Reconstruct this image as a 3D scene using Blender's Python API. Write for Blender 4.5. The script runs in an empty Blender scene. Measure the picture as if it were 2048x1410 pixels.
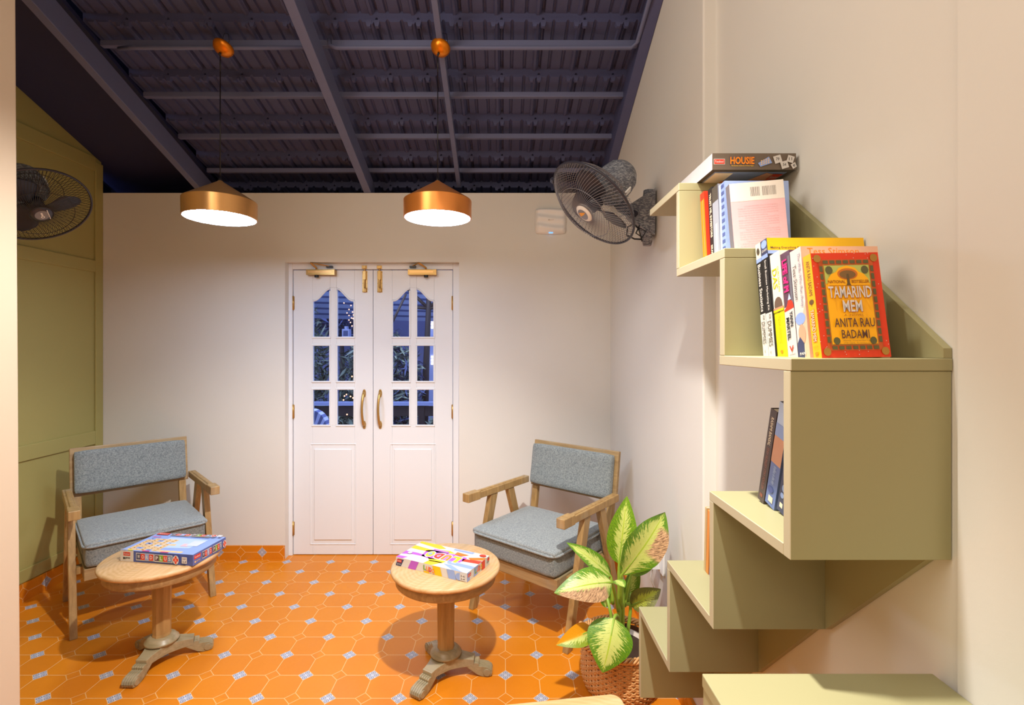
import bpy, bmesh, math, random
from mathutils import Matrix, Vector
PI = math.pi
R = math.radians
random.seed(7)
C = bpy.context.scene.collection
SC = bpy.context.scene

# ------------------------------------------------------------------ camera, world, light, exposure
EYE = 1.485
F = 1002.0
cam = bpy.data.cameras.new('camera'); cam_o = bpy.data.objects.new('camera', cam); C.objects.link(cam_o)
cam_o.location = (0, 0, EYE); cam_o.rotation_euler = (R(90), 0, 0)
cam.sensor_width = 36; cam.lens = F / 2048 * 36
cam.shift_x = 17 / 2048; cam.shift_y = -13 / 2048
cam.clip_start = 0.05
SC.camera = cam_o
SC.view_settings.view_transform = 'Standard'
SC.view_settings.look = 'None'
SC.view_settings.gamma = 1
SC.view_settings.exposure = 0.0
SC.view_settings.use_curve_mapping = False
W = bpy.data.worlds.new('dusk'); SC.world = W; W.use_nodes = True
W.node_tree.nodes['Background'].inputs[0].default_value = (0.30, 0.36, 0.62, 1)
W.node_tree.nodes['Background'].inputs[1].default_value = 3.2

def light(name, kind, loc, power, col, size=0.1, rot=(0, 0, 0), size_y=None, spot=None):
    l = bpy.data.lights.new(name, kind); l.energy = power; l.color = col
    if kind == 'AREA':
        l.size = size
        if size_y: l.shape = 'RECTANGLE'; l.size_y = size_y
    else:
        l.shadow_soft_size = size
    if kind == 'SPOT':
        l.spot_size = spot; l.spot_blend = 0.55
    o = bpy.data.objects.new(name, l); C.objects.link(o); o.location = loc; o.rotation_euler = rot
    return o
WARM = (1.0, 0.84, 0.65)
COOL = (1.0, 0.92, 0.86)
SPOT_AT = Vector((0.09, 0.98, 2.90))
light('roof_spot', 'SPOT', SPOT_AT, 335, (1.0, 0.96, 0.90), 0.035, (Vector((-0.75, 1.70, 0)) - SPOT_AT).to_track_quat('-Z', 'Y').to_euler(), spot=R(95))
light('fill_light', 'AREA', (-1.0, -0.9, 3.6), 42, WARM, 1.6)  # added soft fill behind the camera for warm ambient light
light('fill_light', 'AREA', (-0.2, -2.0, 2.6), 14, WARM, 1.2, (R(60), 0, 0))  # second added fill, tilted forward from behind the camera
light('fill_light', 'AREA', (-1.15, 0.75, 2.95), 25, (1.0, 0.91, 0.79), 1.1, (Vector((0.8, 1.05, 2.1)) - Vector((-1.15, 0.75, 2.95))).to_track_quat('-Z', 'Y').to_euler())  # added fill aimed at the right wall to brighten it
LAMP_W = 56.0      # strength of the left pendant diffuser
EXT_W = 120

# ------------------------------------------------------------------ helpers
def P(px, py, Y):
    return Vector(((px - 1007) * Y / F, Y, EYE - (py - 692) * Y / F))

def lin(c):
    if isinstance(c, str):
        c = c.lstrip('#'); c = [int(c[i:i + 2], 16) / 255 for i in (0, 2, 4)]
    return tuple(x / 12.92 if x <= 0.04045 else ((x + 0.055) / 1.055) ** 2.4 for x in c) + (1,)

class G:
    """tiny node-graph helper"""
    def __init__(s, name):
        s.m = bpy.data.materials.new(name); s.m.use_nodes = True
        s.nt = s.m.node_tree; s.b = s.nt.nodes['Principled BSDF']
    def n(s, t, **k):
        x = s.nt.nodes.new(t)
        for a, v in k.items(): setattr(x, a, v)
        return x
    def put(s, sock, v):
        if isinstance(v, bpy.types.NodeSocket): s.nt.links.new(v, sock)
        else: sock.default_value = v
    def ma(s, op, a, b=0.0, c=0.0):
        x = s.n('ShaderNodeMath', operation=op)
        s.put(x.inputs[0], a); s.put(x.inputs[1], b); s.put(x.inputs[2], c)
        return x.outputs[0]
    def mix(s, f, a, b):
        x = s.n('ShaderNodeMix', data_type='RGBA')
        s.put(x.inputs[0], f); s.put(x.inputs[6], a); s.put(x.inputs[7], b)
        return x.outputs[2]
    def ss(s, v, lo, hi):
        x = s.n('ShaderNodeMapRange', interpolation_type='SMOOTHSTEP')
        s.put(x.inputs[0], v); x.inputs[1].default_value = lo; x.inputs[2].default_value = hi
        return x.outputs[0]
    def coord(s, kind='Object', scale=(1, 1, 1)):
        t = s.n('ShaderNodeTexCoord'); m = s.n('ShaderNodeMapping')
        s.nt.links.new(t.outputs[kind], m.inputs[0]); m.inputs[3].default_value = scale
        return m.outputs[0]
    def noise(s, vec, scale, detail=3, rough=0.5, dist=0.0):
        x = s.n('ShaderNodeTexNoise'); s.put(x.inputs['Vector'], vec)
        x.inputs['Scale'].default_value = scale; x.inputs['Detail'].default_value = detail
        x.inputs['Roughness'].default_value = rough; x.inputs['Distortion'].default_value = dist
        return x.outputs[0]
    def bump(s, h, strength, dist=0.01):
        x = s.n('ShaderNodeBump'); x.inputs['Strength'].default_value = strength
        x.inputs['Distance'].default_value = dist; s.put(x.inputs['Height'], h)
        s.nt.links.new(x.outputs[0], s.b.inputs['Normal'])
    def col(s, c): s.put(s.b.inputs['Base Color'], c)
    def set(s, **k):
        for a, v in k.items(): s.b.inputs[a.replace('_', ' ')].default_value = v
        return s

_flat = {}
def flat(c, rough=0.5, metal=0.0, vary=0.06, scale=14):
    key = (str(c), rough, metal)
    if key in _flat: return _flat[key]
    g = G('paint_%d' % len(_flat)); base = lin(c)
    nz = g.noise(g.coord(), scale, 4)
    d = tuple(x * (1 - vary) for x in base[:3]) + (1,)
    e = tuple(min(1, x * (1 + vary)) for x in base[:3]) + (1,)
    g.col(g.mix(nz, d, e)); g.set(Roughness=rough, Metallic=metal)
    _flat[key] = g.m
    return g.m

def wall_mat(name, c, rough=0.6, bump=0.05, vary=0.04, spec=0.3):
    g = G(name); v = g.coord()
    base = lin(c)
    n1 = g.noise(v, 1.6, 4, 0.6); n2 = g.noise(v, 90, 3)
    d = tuple(x * (1 - vary) for x in base[:3]) + (1,); e = tuple(min(1, x * (1 + vary)) for x in base[:3]) + (1,)
    g.col(g.mix(n1, d, e)); g.set(Roughness=rough); g.b.inputs['Specular IOR Level'].default_value = spec
    g.bump(n2, bump, 0.004)
    return g.m

def wood_mat(name, c1, c2, axis='z', rough=0.45, rings=False, scale=1.0):
    g = G(name)
    sc = {'x': (1.2, 14, 14), 'y': (14, 1.2, 14), 'z': (14, 14, 1.2)}[axis]
    v = g.coord('Object', tuple(k * scale for k in sc))
    n = g.noise(v, 3.2, 6, 0.62, 0.6)
    if rings:
        w = g.n('ShaderNodeTexWave', wave_type='RINGS', rings_direction='Z'); g.put(w.inputs['Vector'], g.coord('Object', (1, 1.35, 1)))
        w.inputs['Scale'].default_value = 16; w.inputs['Distortion'].default_value = 3.5; w.inputs['Detail'].default_value = 3
        n = g.ma('ADD', g.ma('MULTIPLY', w.outputs[1], 0.14), g.ma('MULTIPLY', n, 0.86))
    f = g.ss(n, 0.28, 0.72)
    big = g.noise(g.coord(), 7, 3)
    c = g.mix(f, lin(c1), lin(c2))
    c = g.mix(g.ma('MULTIPLY', g.ss(big, 0.5, 0.75), 0.35), c, lin('#9a968a'))
    g.col(c); g.set(Roughness=rough); g.bump(n, 0.15, 0.003)
    return g.m

def tile_mat(name, axes, ox, oy, sx=0.15, sy=0.1483, par=0.0):
    """octagon tiles with small diamonds, every other diamond patterned blue-grey"""
    g = G(name); g.set(Roughness=0.32); g.b.inputs['Specular IOR Level'].default_value = 0.35
    geo = g.n('ShaderNodeNewGeometry'); sp = g.n('ShaderNodeSeparateXYZ'); g.nt.links.new(geo.outputs['Position'], sp.inputs[0])
    ax = {'x': sp.outputs[0], 'y': sp.outputs[1], 'z': sp.outputs[2]}
    u = g.ma('DIVIDE', g.ma('SUBTRACT', ax[axes[0]], ox), sx)
    v = g.ma('DIVIDE', g.ma('SUBTRACT', ax[axes[1]], oy), sy)
    iu = g.ma('ROUND', u); iv = g.ma('ROUND', v)
    fu = g.ma('SUBTRACT', u, iu); fv = g.ma('SUBTRACT', v, iv)
    au = g.ma('ABSOLUTE', fu); av = g.ma('ABSOLUTE', fv)
    d = g.ma('ADD', au, av); K = 0.225; w = 0.011
    inside = g.ma('LESS_THAN', d, K)
    l1 = g.ma('LESS_THAN', g.ma('ABSOLUTE', g.ma('SUBTRACT', d, K)), w * 1.3)
    l2 = g.ma('MULTIPLY', g.ma('LESS_THAN', g.ma('MINIMUM', au, av), w), g.ma('GREATER_THAN', d, K))
    line = g.ma('MAXIMUM', l1, l2)
    odd = g.ma('GREATER_THAN', g.ma('FRACT', g.ma('MULTIPLY', g.ma('ABSOLUTE', g.ma('ADD', g.ma('ADD', iu, iv), 100 + par)), 0.5)), 0.25)
    dot = g.ma('MULTIPLY', inside, odd)
    p = g.ma('ABSOLUTE', g.ma('SUBTRACT', au, av))           # four-petal motif
    r1 = g.ma('SQRT', g.ma('ADD', g.ma('POWER', g.ma('SUBTRACT', g.ma('MAXIMUM', au, av), 0.115), 2.0), g.ma('POWER', g.ma('MINIMUM', au, av), 2.0)))
    ring = g.ma('MULTIPLY', g.ma('GREATER_THAN', r1, 0.052), g.ma('LESS_THAN', r1, 0.070))
    core = g.ma('LESS_THAN', r1, 0.030)
    motif = g.ma('MAXIMUM', ring, g.ma('MULTIPLY', core, 0.75))
    base_dot = g.mix(motif, lin('#c6c7d2'), lin('#70748c'))
    pos = geo.outputs['Position']
    nz = g.noise(pos, 5, 5, 0.65); nf = g.noise(pos, 70, 3)
    wn = g.n('ShaderNodeTexWhiteNoise'); wn.noise_dimensions = '2D'
    cell = g.n('ShaderNodeCombineXYZ'); g.put(cell.inputs[0], g.ma('FLOOR', u)); g.put(cell.inputs[1], g.ma('FLOOR', v))
    g.nt.links.new(cell.outputs[0], wn.inputs['Vector'])
    terr = g.mix(nz, lin('#d57c0b'), lin('#df8815'))
    terr = g.mix(g.ma('MULTIPLY', wn.outputs[0], 0.4), terr, lin('#cb6c12'))
    terr = g.mix(g.ma('MULTIPLY', nf, 0.25), terr, lin('#e09038'))
    c = g.mix(dot, terr, base_dot)
    c = g.mix(g.ma('MULTIPLY', line, g.ma('SUBTRACT', 1.0, g.ma('MULTIPLY', dot, 0.6))), c, lin('#e3b277'))
    g.col(c); g.bump(g.ma('SUBTRACT', 1.0, line), 0.12, 0.002)
    return g.m

def emis(name, c, s):
    g = G(name); g.set(Roughness=0.5); g.b.inputs['Base Color'].default_value = lin(c)
    g.b.inputs['Emission Color'].default_value = lin(c); g.b.inputs['Emission Strength'].default_value = s
    return g.m

_txt = {}
def text_geo(s, bold=0.0):
    k = (s, bold)
    if k not in _txt:
        cu = bpy.data.curves.new('t', 'FONT'); cu.body = s; cu.resolution_u = 2; cu.offset = bold; cu.align_x = 'LEFT'
        o = bpy.data.objects.new('t', cu); C.objects.link(o)
        dg = bpy.context.evaluated_depsgraph_get()
        me = bpy.data.meshes.new_from_object(o.evaluated_get(dg))
        vs = [(v.co.x, v.co.y) for v in me.vertices]; fs = [tuple(p.vertices) for p in me.polygons]
        bpy.data.objects.remove(o); bpy.data.curves.remove(cu); bpy.data.meshes.remove(me)
        x0 = min(v[0] for v in vs); x1 = max(v[0] for v in vs); y0 = min(v[1] for v in vs); y1 = max(v[1] for v in vs)
        _txt[k] = ([((a - x0) / (x1 - x0), (b - y0) / (y1 - y0)) for a, b in vs], fs)
    return _txt[k]

class MB:
    def __init__(s):
        s.bm = bmesh.new(); s.mats = []; s.M = Matrix.Identity(4); s.uv = None
    def mi(s, m):
        if m not in s.mats: s.mats.append(m)
        return s.mats.index(m)
    def v(s, p): return s.bm.verts.new(s.M @ Vector(p))
    def face(s, vs, m, smooth=False):
        try: f = s.bm.faces.new(vs)
        except ValueError: return None
        f.material_index = s.mi(m); f.smooth = smooth
        return f
    def poly(s, pts, m): return s.face([s.v(p) for p in pts], m)
    def box(s, lo, hi, m, taper=None):
        x0, y0, z0 = lo; x1, y1, z1 = hi
        v = [s.v(p) for p in [(x0, y0, z0), (x1, y0, z0), (x1, y1, z0), (x0, y1, z0), (x0, y0, z1), (x1, y0, z1), (x1, y1, z1), (x0, y1, z1)]]
        for f in [(0, 3, 2, 1), (4, 5, 6, 7), (0, 1, 5, 4), (1, 2, 6, 5), (2, 3, 7, 6), (3, 0, 4, 7)]:
            s.face([v[i] for i in f], m)
    def hexa(s, a, b, m, smooth=False):
        """solid between two matching point loops"""
        va = [s.v(p) for p in a]; vb = [s.v(p) for p in b]; n = len(a)
        s.face(va[::-1], m); s.face(vb, m)
        for i in range(n): s.face([va[i], va[(i + 1) % n], vb[(i + 1) % n], vb[i]], m, smooth)
    def prism(s, pts, axis, a, b, m, smooth=False):
        def q(p, t):
            return {'x': (t, p[0], p[1]), 'y': (p[0], t, p[1]), 'z': (p[0], p[1], t)}[axis]
        s.hexa([q(p, a) for p in pts], [q(p, b) for p in pts], m, smooth)
    def tube(s, path, r, m, n=8, closed=False, caps=True, squash=None):
        path = [Vector(p) for p in path]; rings = []; L = len(path)
        up = Vector((0, 0, 1))
        prev = None
        for i, p in enumerate(path):
            if closed: t = path[(i + 1) % L] - path[i - 1]
            else: t = path[min(i + 1, L - 1)] - path[max(i - 1, 0)]
            if t.length < 1e-9: t = Vector((0, 0, 1))
            t.normalize()
            if prev is None:
                a = t.cross(up)
                if a.length < 1e-3: a = t.cross(Vector((1, 0, 0)))
            else: a = prev - t * prev.dot(t)
            a.normalize(); prev = a; b = t.cross(a)
            rr = r[i] if isinstance(r, (list, tuple)) else r
            q = squash or 1
            rings.append([s.v(p + a * math.cos(2 * PI * k / n) * rr + b * math.sin(2 * PI * k / n) * rr * q) for k in range(n)])
        for i in range(L if closed else L - 1):
            A, B = rings[i], rings[(i + 1) % L]
            for k in range(n): s.face([A[k], A[(k + 1) % n], B[(k + 1) % n], B[k]], m, True)
        if caps and not closed:
            s.face(rings[0][::-1], m); s.face(rings[-1], m)
    def lathe(s, prof, m, n=48, smooth=True, ctr=(0, 0)):
        rings = []
        for r, z in prof:
            if r < 1e-6: rings.append([s.v((ctr[0], ctr[1], z))])
            else: rings.append([s.v((ctr[0] + r * math.cos(2 * PI * k / n), ctr[1] + r * math.sin(2 * PI * k / n), z)) for k in range(n)])
        for A, B in zip(rings, rings[1:]):
            for k in range(n):
                k2 = (k + 1) % n
                if len(A) == 1 and len(B) == 1: continue
                if len(A) == 1: s.face([A[0], B[k], B[k2]], m, smooth)
                elif len(B) == 1: s.face([A[k], A[k2], B[0]], m, smooth)
                else: s.face([A[k], A[k2], B[k2], B[k]], m, smooth)
    def build(s, name, parent=None, bevel=None, label=None, seg=2, sub=0, fix=True, auto=None):
        if fix: bmesh.ops.recalc_face_normals(s.bm, faces=s.bm.faces[:])
        me = bpy.data.meshes.new(name); s.bm.to_mesh(me); s.bm.free()
        for m in s.mats: me.materials.append(m)
        o = bpy.data.objects.new(name, me); C.objects.link(o)
        if parent is not None: o.parent = parent
        if bevel:
            b = o.modifiers.new('bevel', 'BEVEL'); b.width = bevel; b.segments = seg; b.limit_method = 'ANGLE'; b.angle_limit = R(35)
            b.harden_normals = False
        if sub:
            b = o.modifiers.new('sub', 'SUBSURF'); b.levels = sub; b.render_levels = sub
        if label: o['label'] = label
        return o

class Face2:
    """a printed face: 0..1 coordinates mapped on an origin and two edge vectors"""
    def __init__(s, mb, o, ux, uy, e=0.0003):
        s.mb = mb; s.o = Vector(o); s.ux = Vector(ux); s.uy = Vector(uy); s.n = s.ux.cross(s.uy).normalized(); s.k = 1; s.e = e
    def p(s, u, v): return s.o + s.ux * u + s.uy * v + s.n * (s.e * s.k)
    def poly(s, pts, m): s.mb.poly([s.p(*q) for q in pts], m); s.k += 1
    def rect(s, u0, v0, u1, v1, m): s.poly([(u0, v0), (u1, v0), (u1, v1), (u0, v1)], m)
    def disc(s, u, v, ru, rv, m, n=16, a0=0, a1=2 * PI):
        s.poly([(u + ru * math.cos(a0 + (a1 - a0) * k / n), v + rv * math.sin(a0 + (a1 - a0) * k / n)) for k in range(n if a1 - a0 > 6.2 else n + 1)], m)
    def rects(s, L, m):
        for r in L:
            s.rect(*r, m); s.k -= 1
        s.k += 1
    def text(s, t, u0, v0, u1, v1, m, bold=0.0, down=False, flip=False):
        """down: reads from top to bottom; flip: upside down"""
        vs, fs = text_geo(t, bold)
        def q(a, b):
            if down: return (u0 + (u1 - u0) * b, v1 + (v0 - v1) * a)
            if flip: a, b = 1 - a, 1 - b
            return (u0 + (u1 - u0) * a, v0 + (v1 - v0) * b)
        vv = [s.mb.v(s.p(*q(a, b))) for a, b in vs]
        for f in fs: s.mb.face([vv[i] for i in f], m)
        s.k += 1

def empty(name, loc, rz=0.0, label=None, cat=None, group=None):
    o = bpy.data.objects.new(name, None); C.objects.link(o); o.location = loc; o.rotation_euler = (0, 0, rz)
    o.empty_display_size = 0.05
    return tag(o, label, cat, group)
def tag(o, label=None, cat=None, group=None, kind=None):
    if label: o['label'] = label
    if cat: o['category'] = cat
    if group: o['group'] = group
    if kind: o['kind'] = kind
    return o
def struct(mb, name, bevel=None, label=None, cat=None):
    o = mb.build(name, None, bevel); o['kind'] = 'structure'
    if label: o['label'] = label
    if cat: o['category'] = cat
    return o
def copy_tree(o, parent=None):
    c = o.copy(); C.objects.link(c); c.parent = parent
    for ch in [x for x in bpy.data.objects if x.parent == o]: copy_tree(ch, c)
    return c

# ------------------------------------------------------------------ materials
CREAM = wall_mat('cream_wall_paint', '#dfdcd6', 0.55)
CREAM_DIM = wall_mat('cream_wall_paint_dim', '#cbb9a4', 0.6)  # cream wall colour darkened so the strongly lit wall end looks dimmer
GREEN = wall_mat('olive_wall_paint', '#aaa062', 0.5, 0.03)
SHELF = wall_mat('sage_green_laminate', '#a19b74', 0.42, 0.02)
EDGE = wall_mat('sage_edge_band', '#b7ad90', 0.5, 0.02)
WHITE = wall_mat('white_door_paint', '#e4e6ea', 0.38, 0.03, 0.02, 0.4)
SLATE = wall_mat('dark_roof_paint', '#50547a', 0.5, 0.2, 0.15)
SLATE2 = wall_mat('dark_steel_paint', '#696e90', 0.45, 0.08, 0.12)
NIGHT = wall_mat('smooth_dark_board', '#33355a', 0.6, 0.1, 0.1)
TILE = tile_mat('octagon_floor_tile', 'xy', 0.009, 2.705)
TILEB = tile_mat('skirting_tile_back', 'xz', -1.677, 0.052, sy=0.15, par=1.0)
TILEL = tile_mat('skirting_tile_side', 'yz', 2.60, 0.052, sy=0.15, par=0.0)
OAK = wood_mat('limed_oak', '#967548', '#b5925e', 'z')
OAKX = wood_mat('limed_oak_x', '#937650', '#b09368', 'x')
OAKT = wood_mat('oak_table_top', '#c99d66', '#dbb384', 'x', rings=True)
OAKG = wood_mat('greyed_oak', '#8c7f5e', '#a8997a', 'y', 0.35)
def fabric(name, a, b):
    g = G(name); v = g.coord()
    n = g.noise(v, 420, 2, 0.7); n2 = g.noise(v, 130, 3, 0.7); n3 = g.noise(v, 9, 2)
    k = g.ma('ADD', g.ma('MULTIPLY', n, 0.5), g.ma('MULTIPLY', n2, 0.5))
    c = g.mix(g.ss(k, 0.36, 0.64), lin(a), lin(b)); c = g.mix(g.ma('MULTIPLY', n3, 0.15), c, lin(b))
    g.col(c); g.set(Roughness=0.95); g.b.inputs['Specular IOR Level'].default_value = 0.1
    g.b.inputs['Sheen Weight'].default_value = 0.25; g.bump(k, 0.6, 0.004)
    return g.m
TWEED = fabric('grey_tweed', '#5d646b', '#9aa19f')
TWEED2 = fabric('grey_piping', '#70767b', '#a5aaa8')
def brass(name, c, rough):
    g = G(name); g.set(Roughness=rough, Metallic=0.6)
    n = g.noise(g.coord('Object', (1, 1, 60)), 9, 3)
    b = lin(c); g.col(g.mix(n, tuple(x * 0.85 for x in b[:3]) + (1,), b))
    return g.m
COPPER = brass('brushed_copper', '#f29a4c', 0.28)
BRASST = brass('brushed_brass', '#e0ab6a', 0.28)
BRASS = brass('aged_brass', '#c39a58', 0.28)
ORANGE = flat('#e8860f', 0.3, 0.6)
BLACK = flat('#17151c', 0.35)
PLAST = flat('#373745', 0.3)
LIT_WIRE = flat('#85848e', 0.35, 0.2)  # grille wire grey lightened in its colour to look lit
WHITEP = flat('#f1efee', 0.4, 0, 0.02)
INK = flat('#1e1c22', 0.5, 0, 0.02)
def glassmat():
    m = bpy.data.materials.new('window_glass'); m.use_nodes = True; nt = m.node_tree
    nt.nodes.remove(nt.nodes['Principled BSDF'])
    t = nt.nodes.new('ShaderNodeBsdfTransparent'); gl = nt.nodes.new('ShaderNodeBsdfGlossy'); mx = nt.nodes.new('ShaderNodeMixShader')
    t.inputs[0].default_value = (0.92, 0.95, 1, 1); gl.inputs['Roughness'].default_value = 0.02
    fr = nt.nodes.new('ShaderNodeFresnel'); fr.inputs[0].default_value = 1.35
    nt.links.new(fr.outputs[0], mx.inputs[0]); nt.links.new(t.outputs[0], mx.inputs[1]); nt.links.new(gl.outputs[0], mx.inputs[2])
    nt.links.new(mx.outputs[0], nt.nodes['Material Output'].inputs[0])
    return m
GLASS = glassmat()

# ------------------------------------------------------------------ room shell
XL, XR, XS, YB = -2.79, 0.746, 0.794, 3.493
SL = 0.357                                   # roof slope
def roof(zw, Y): return zw + SL * (YB - Y)
YF = -2.6
m = MB(); m.box((-3.2, YF - 0.2, -0.1), (1.4, 3.66, 0), TILE); struct(m, 'floor', label='orange octagon floor tiles with blue-grey diamond insets', cat='floor')
# back wall with the door opening
DX0, DX1, DZ = -1.523, -0.31, 2.07
m = MB()
m.box((XL - 0.2, YB, 0), (DX0, YB + 0.16, 2.552), CREAM)
m.box((DX1, YB, 0), (XR + 0.4, YB + 0.16, 2.552), CREAM)
m.box((DX0, YB, DZ), (DX1, YB + 0.16, 2.552), CREAM)
struct(m, 'wall_back', label='cream back wall around the double door', cat='wall')
m = MB(); m.box((XL - 0.4, 4.02, 2.35), (XR + 0.6, 4.06, 2.9), NIGHT); m.box((XL - 0.4, YB + 0.161, 2.30), (XR + 0.6, 4.06, 2.35), NIGHT); m.box((XL - 0.41, 3.3, 2.3), (XL - 0.36, 4.06, 3.2), NIGHT); m.box((XR + 0.6, 3.3, 2.3), (XR + 0.65, 4.06, 3.2), NIGHT); struct(m, 'wall_top_light_block')  # dark boards added above the wall; end pieces block leaking sky light
# left wall, olive panelling
YW = 2.52
def left_wall():
    m = MB(); x = XL
    # core follows the roof slope
    m.prism([(YF, 0), (YB, 0), (YB, roof(2.765, YB)), (YF, roof(2.765, YF))], 'x', x - 0.15, x - 0.012, GREEN)
    def raised(y0, y1, z0, z1): m.box((x - 0.012, y0, z0), (x, y1, z1), GREEN)
    raised(3.43, YB, 0.107, roof(2.765, YB) - 0.02)
    for st in (0.9, 2.15): raised(st, st + 0.09, 0.107, 2.7)
    for z0, z1 in ((0.107, 0.184), (0.813, 0.905), (1.99, 2.07), (2.683, 2.777)): raised(-2, 3.43, z0, z1)
    return struct(m, 'wall_left', 0.004, 'olive green panelled left wall', 'wall')
left_wall()
m = MB(); m.box((XL - 0.011, YF, 0.0), (XL + 0.008, YB, 0.105), TILEL); struct(m, 'baseboard_left')
m = MB(); m.box((XL + 0.008, YB - 0.012, 0), (DX0 - 0.0, YB, 0.096), TILEB)
m.box((DX1, YB - 0.012, 0), (XR - 0.012, YB, 0.096), TILEB); struct(m, 'baseboard_back')
m = MB(); m.box((XR - 0.012, 1.88, 0), (XR, YB - 0.012, 0.096), TILEL); struct(m, 'baseboard_right')
# right walls: far part, small return, near part with a faint step
m = MB()
m.prism([(1.873, 0), (YB + 0.2, 0), (YB + 0.2, 3.0), (1.873, roof(2.95, 1.873))], 'x', XR, XR + 0.5, CREAM)
struct(m, 'wall_right_far', 0.006, 'far cream side wall behind the potted plant', 'wall')
m = MB()
m.prism([(0.867, 0), (1.873, 0), (1.873, roof(2.95, 1.873)), (0.867, roof(2.95, 0.867))], 'x', XS, XS + 0.4, CREAM)
m.prism([(YF, 0), (0.867, 0), (0.867, roof(2.95, 0.867)), (YF, roof(2.95, YF))], 'x', XS - 0.008, XS + 0.4, CREAM)
struct(m, 'wall_right', None, 'near cream side wall carrying the green bookshelf', 'wall')
m = MB(); m.box((-3.2, YF - 0.15, 0), (1.4, YF, 5.2), CREAM); struct(m, 'wall_front')
m = MB()
m.hexa([(-1.404, 1.30, 0), (-2.0, 1.30, 0), (-2.0, 1.46, 0), (-1.404, 1.46, 0)], [(-1.428, 1.30, 3.6), (-2.0, 1.30, 3.6), (-2.0, 1.46, 3.6), (-1.428, 1.46, 3.6)], CREAM_DIM)
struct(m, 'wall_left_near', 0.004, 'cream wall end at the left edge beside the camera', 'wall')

# roof: clay-tile underside, painted dark
def tile_roof():
    m = MB(); bm = m.bm
    prof = [(0, 0.004), (.03, .022), (.07, .022), (.10, .002), (.26, .0), (.29, .012), (.33, .012), (.36, .0), (.60, .0), (.63, .012), (.67, .012), (.70, .0), (.86, .0), (.89, -.010), (.95, -.010), (.98, 0.0)]
    TWd = 0.21; xs = []
    for k in range(0, 15):
        for a, h in prof:
            x = -2.12 + (k + a) * TWd
            if x < XR + 0.05: xs.append((x, h, a))
    rows = [3.455 + 0.62 - 0.31 * i for i in range(0, 23)]
    ZW = 2.815
    for Y1 in rows:
        Y0 = Y1 - 0.31
        prev = None
        for x, h, a in xs:
            n = m.v((x, Y0, roof(ZW, Y0) - 0.042 + h)); f = m.v((x, Y1, roof(ZW, Y1) + h))
            t = m.v((x, Y0 - 0.001, roof(ZW, Y0) + 0.03))
            if prev:
                m.face([prev[0], n, f, prev[1]], SLATE); m.face([prev[2], t, n, prev[0]], SLATE)
            prev = (n, f, t)
        if Y0 > 1.9:
            for k in range(0, 14):
                for a in (-0.10, 0.10):
                    x = -2.12 + (k + 0.95 + a) * TWd
                    if not -2.05 < x < XR - 0.06: continue
                    z = roof(ZW, Y0) - 0.042
                    m.hexa([(x - .017, Y0 - .002, z + .01), (x + .017, Y0 - .002, z + .01), (x + .017, Y0 + .025, z + .0), (x - .017, Y0 + .025, z + .0)],
                           [(x - .008, Y0 + .000, z - .022), (x + .008, Y0 + .000, z - .022), (x + .008, Y0 + .016, z - .024), (x - .008, Y0 + .016, z - .024)], SLATE)
    o = m.build('ceiling', fix=False); tag(o, 'dark painted clay roof tiles seen from below', 'ceiling', kind='structure')
tile_roof()
m = MB()
m.hexa([(-3.2, YF, roof(2.93, YF)), (1.4, YF, roof(2.93, YF)), (1.4, 4.10, roof(2.93, 4.10)), (-3.2, 4.10, roof(2.93, 4.10))],
       [(-3.2, YF, roof(3.05, YF)), (1.4, YF, roof(3.05, YF)), (1.4, 4.10, roof(3.05, 4.10)), (-3.2, 4.10, roof(3.05, 4.10))], NIGHT)
struct(m, 'ceiling_outer')
m = MB()
m.hexa([(XL - 0.15, YF, roof(2.765, YF)), (-2.13, YF, roof(2.765, YF)), (-2.13, 1.98, roof(2.765, 1.98)), (XL - 0.15, 1.98, roof(2.765, 1.98))],
       [(XL - 0.15, YF, roof(2.79, YF)), (-2.13, YF, roof(2.79, YF)), (-2.13, 1.98, roof(2.79, 1.98)), (XL - 0.15, 1.98, roof(2.79, 1.98))], NIGHT)
m.hexa([(XL - 0.15, 1.985, roof(2.765, 1.985)), (-2.13, 1.985, roof(2.765, 1.985)), (-2.13, 4.0, roof(2.765, 4.0)), (XL - 0.15, 4.0, roof(2.765, 4.0))],
       [(XL - 0.15, 1.985, roof(2.79, 1.985)), (-2.13, 1.985, roof(2.79, 1.985)), (-2.13, 4.0, roof(2.79, 4.0)), (XL - 0.15, 4.0, roof(2.79, 4.0))], NIGHT)
struct(m, 'ceiling_left')

def sloped_bar(x0, x1, zb, zt, ya=YF, yb=3.6, mat=None):
    m = MB()
    m.hexa([(x0, ya, roof(zb, ya)), (x1, ya, roof(zb, ya)), (x1, yb, roof(zb, yb)), (x0, yb, roof(zb, yb))],
           [(x0, ya, roof(zt, ya)), (x1, ya, roof(zt, ya)), (x1, yb, roof(zt, yb)), (x0, yb, roof(zt, yb))], mat or SLATE2)
    return m
tag(struct(sloped_bar(-2.135, -2.09, 2.56, 2.69), 'trim_1', 0.003), 'dark steel rafter between the smooth board and the roof tiles', 'rafter', 'sloping roof rafters')
tag(struct(sloped_bar(-0.975, -0.925, 2.556, 2.68), 'trim_2', 0.003), 'dark steel rafter crossing the middle of the tiled roof', 'rafter', 'sloping roof rafters')
tag(struct(sloped_bar(-0.335, -0.305, 2.66, 2.70), 'trim_3', 0.003), 'thin dark batten running down the roof behind the copper lamp cord', 'rafter', 'sloping roof rafters')
m = MB()
def rzr(Y, d=0): return 2.60 + 0.43 * (3.49 - Y) + d
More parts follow.
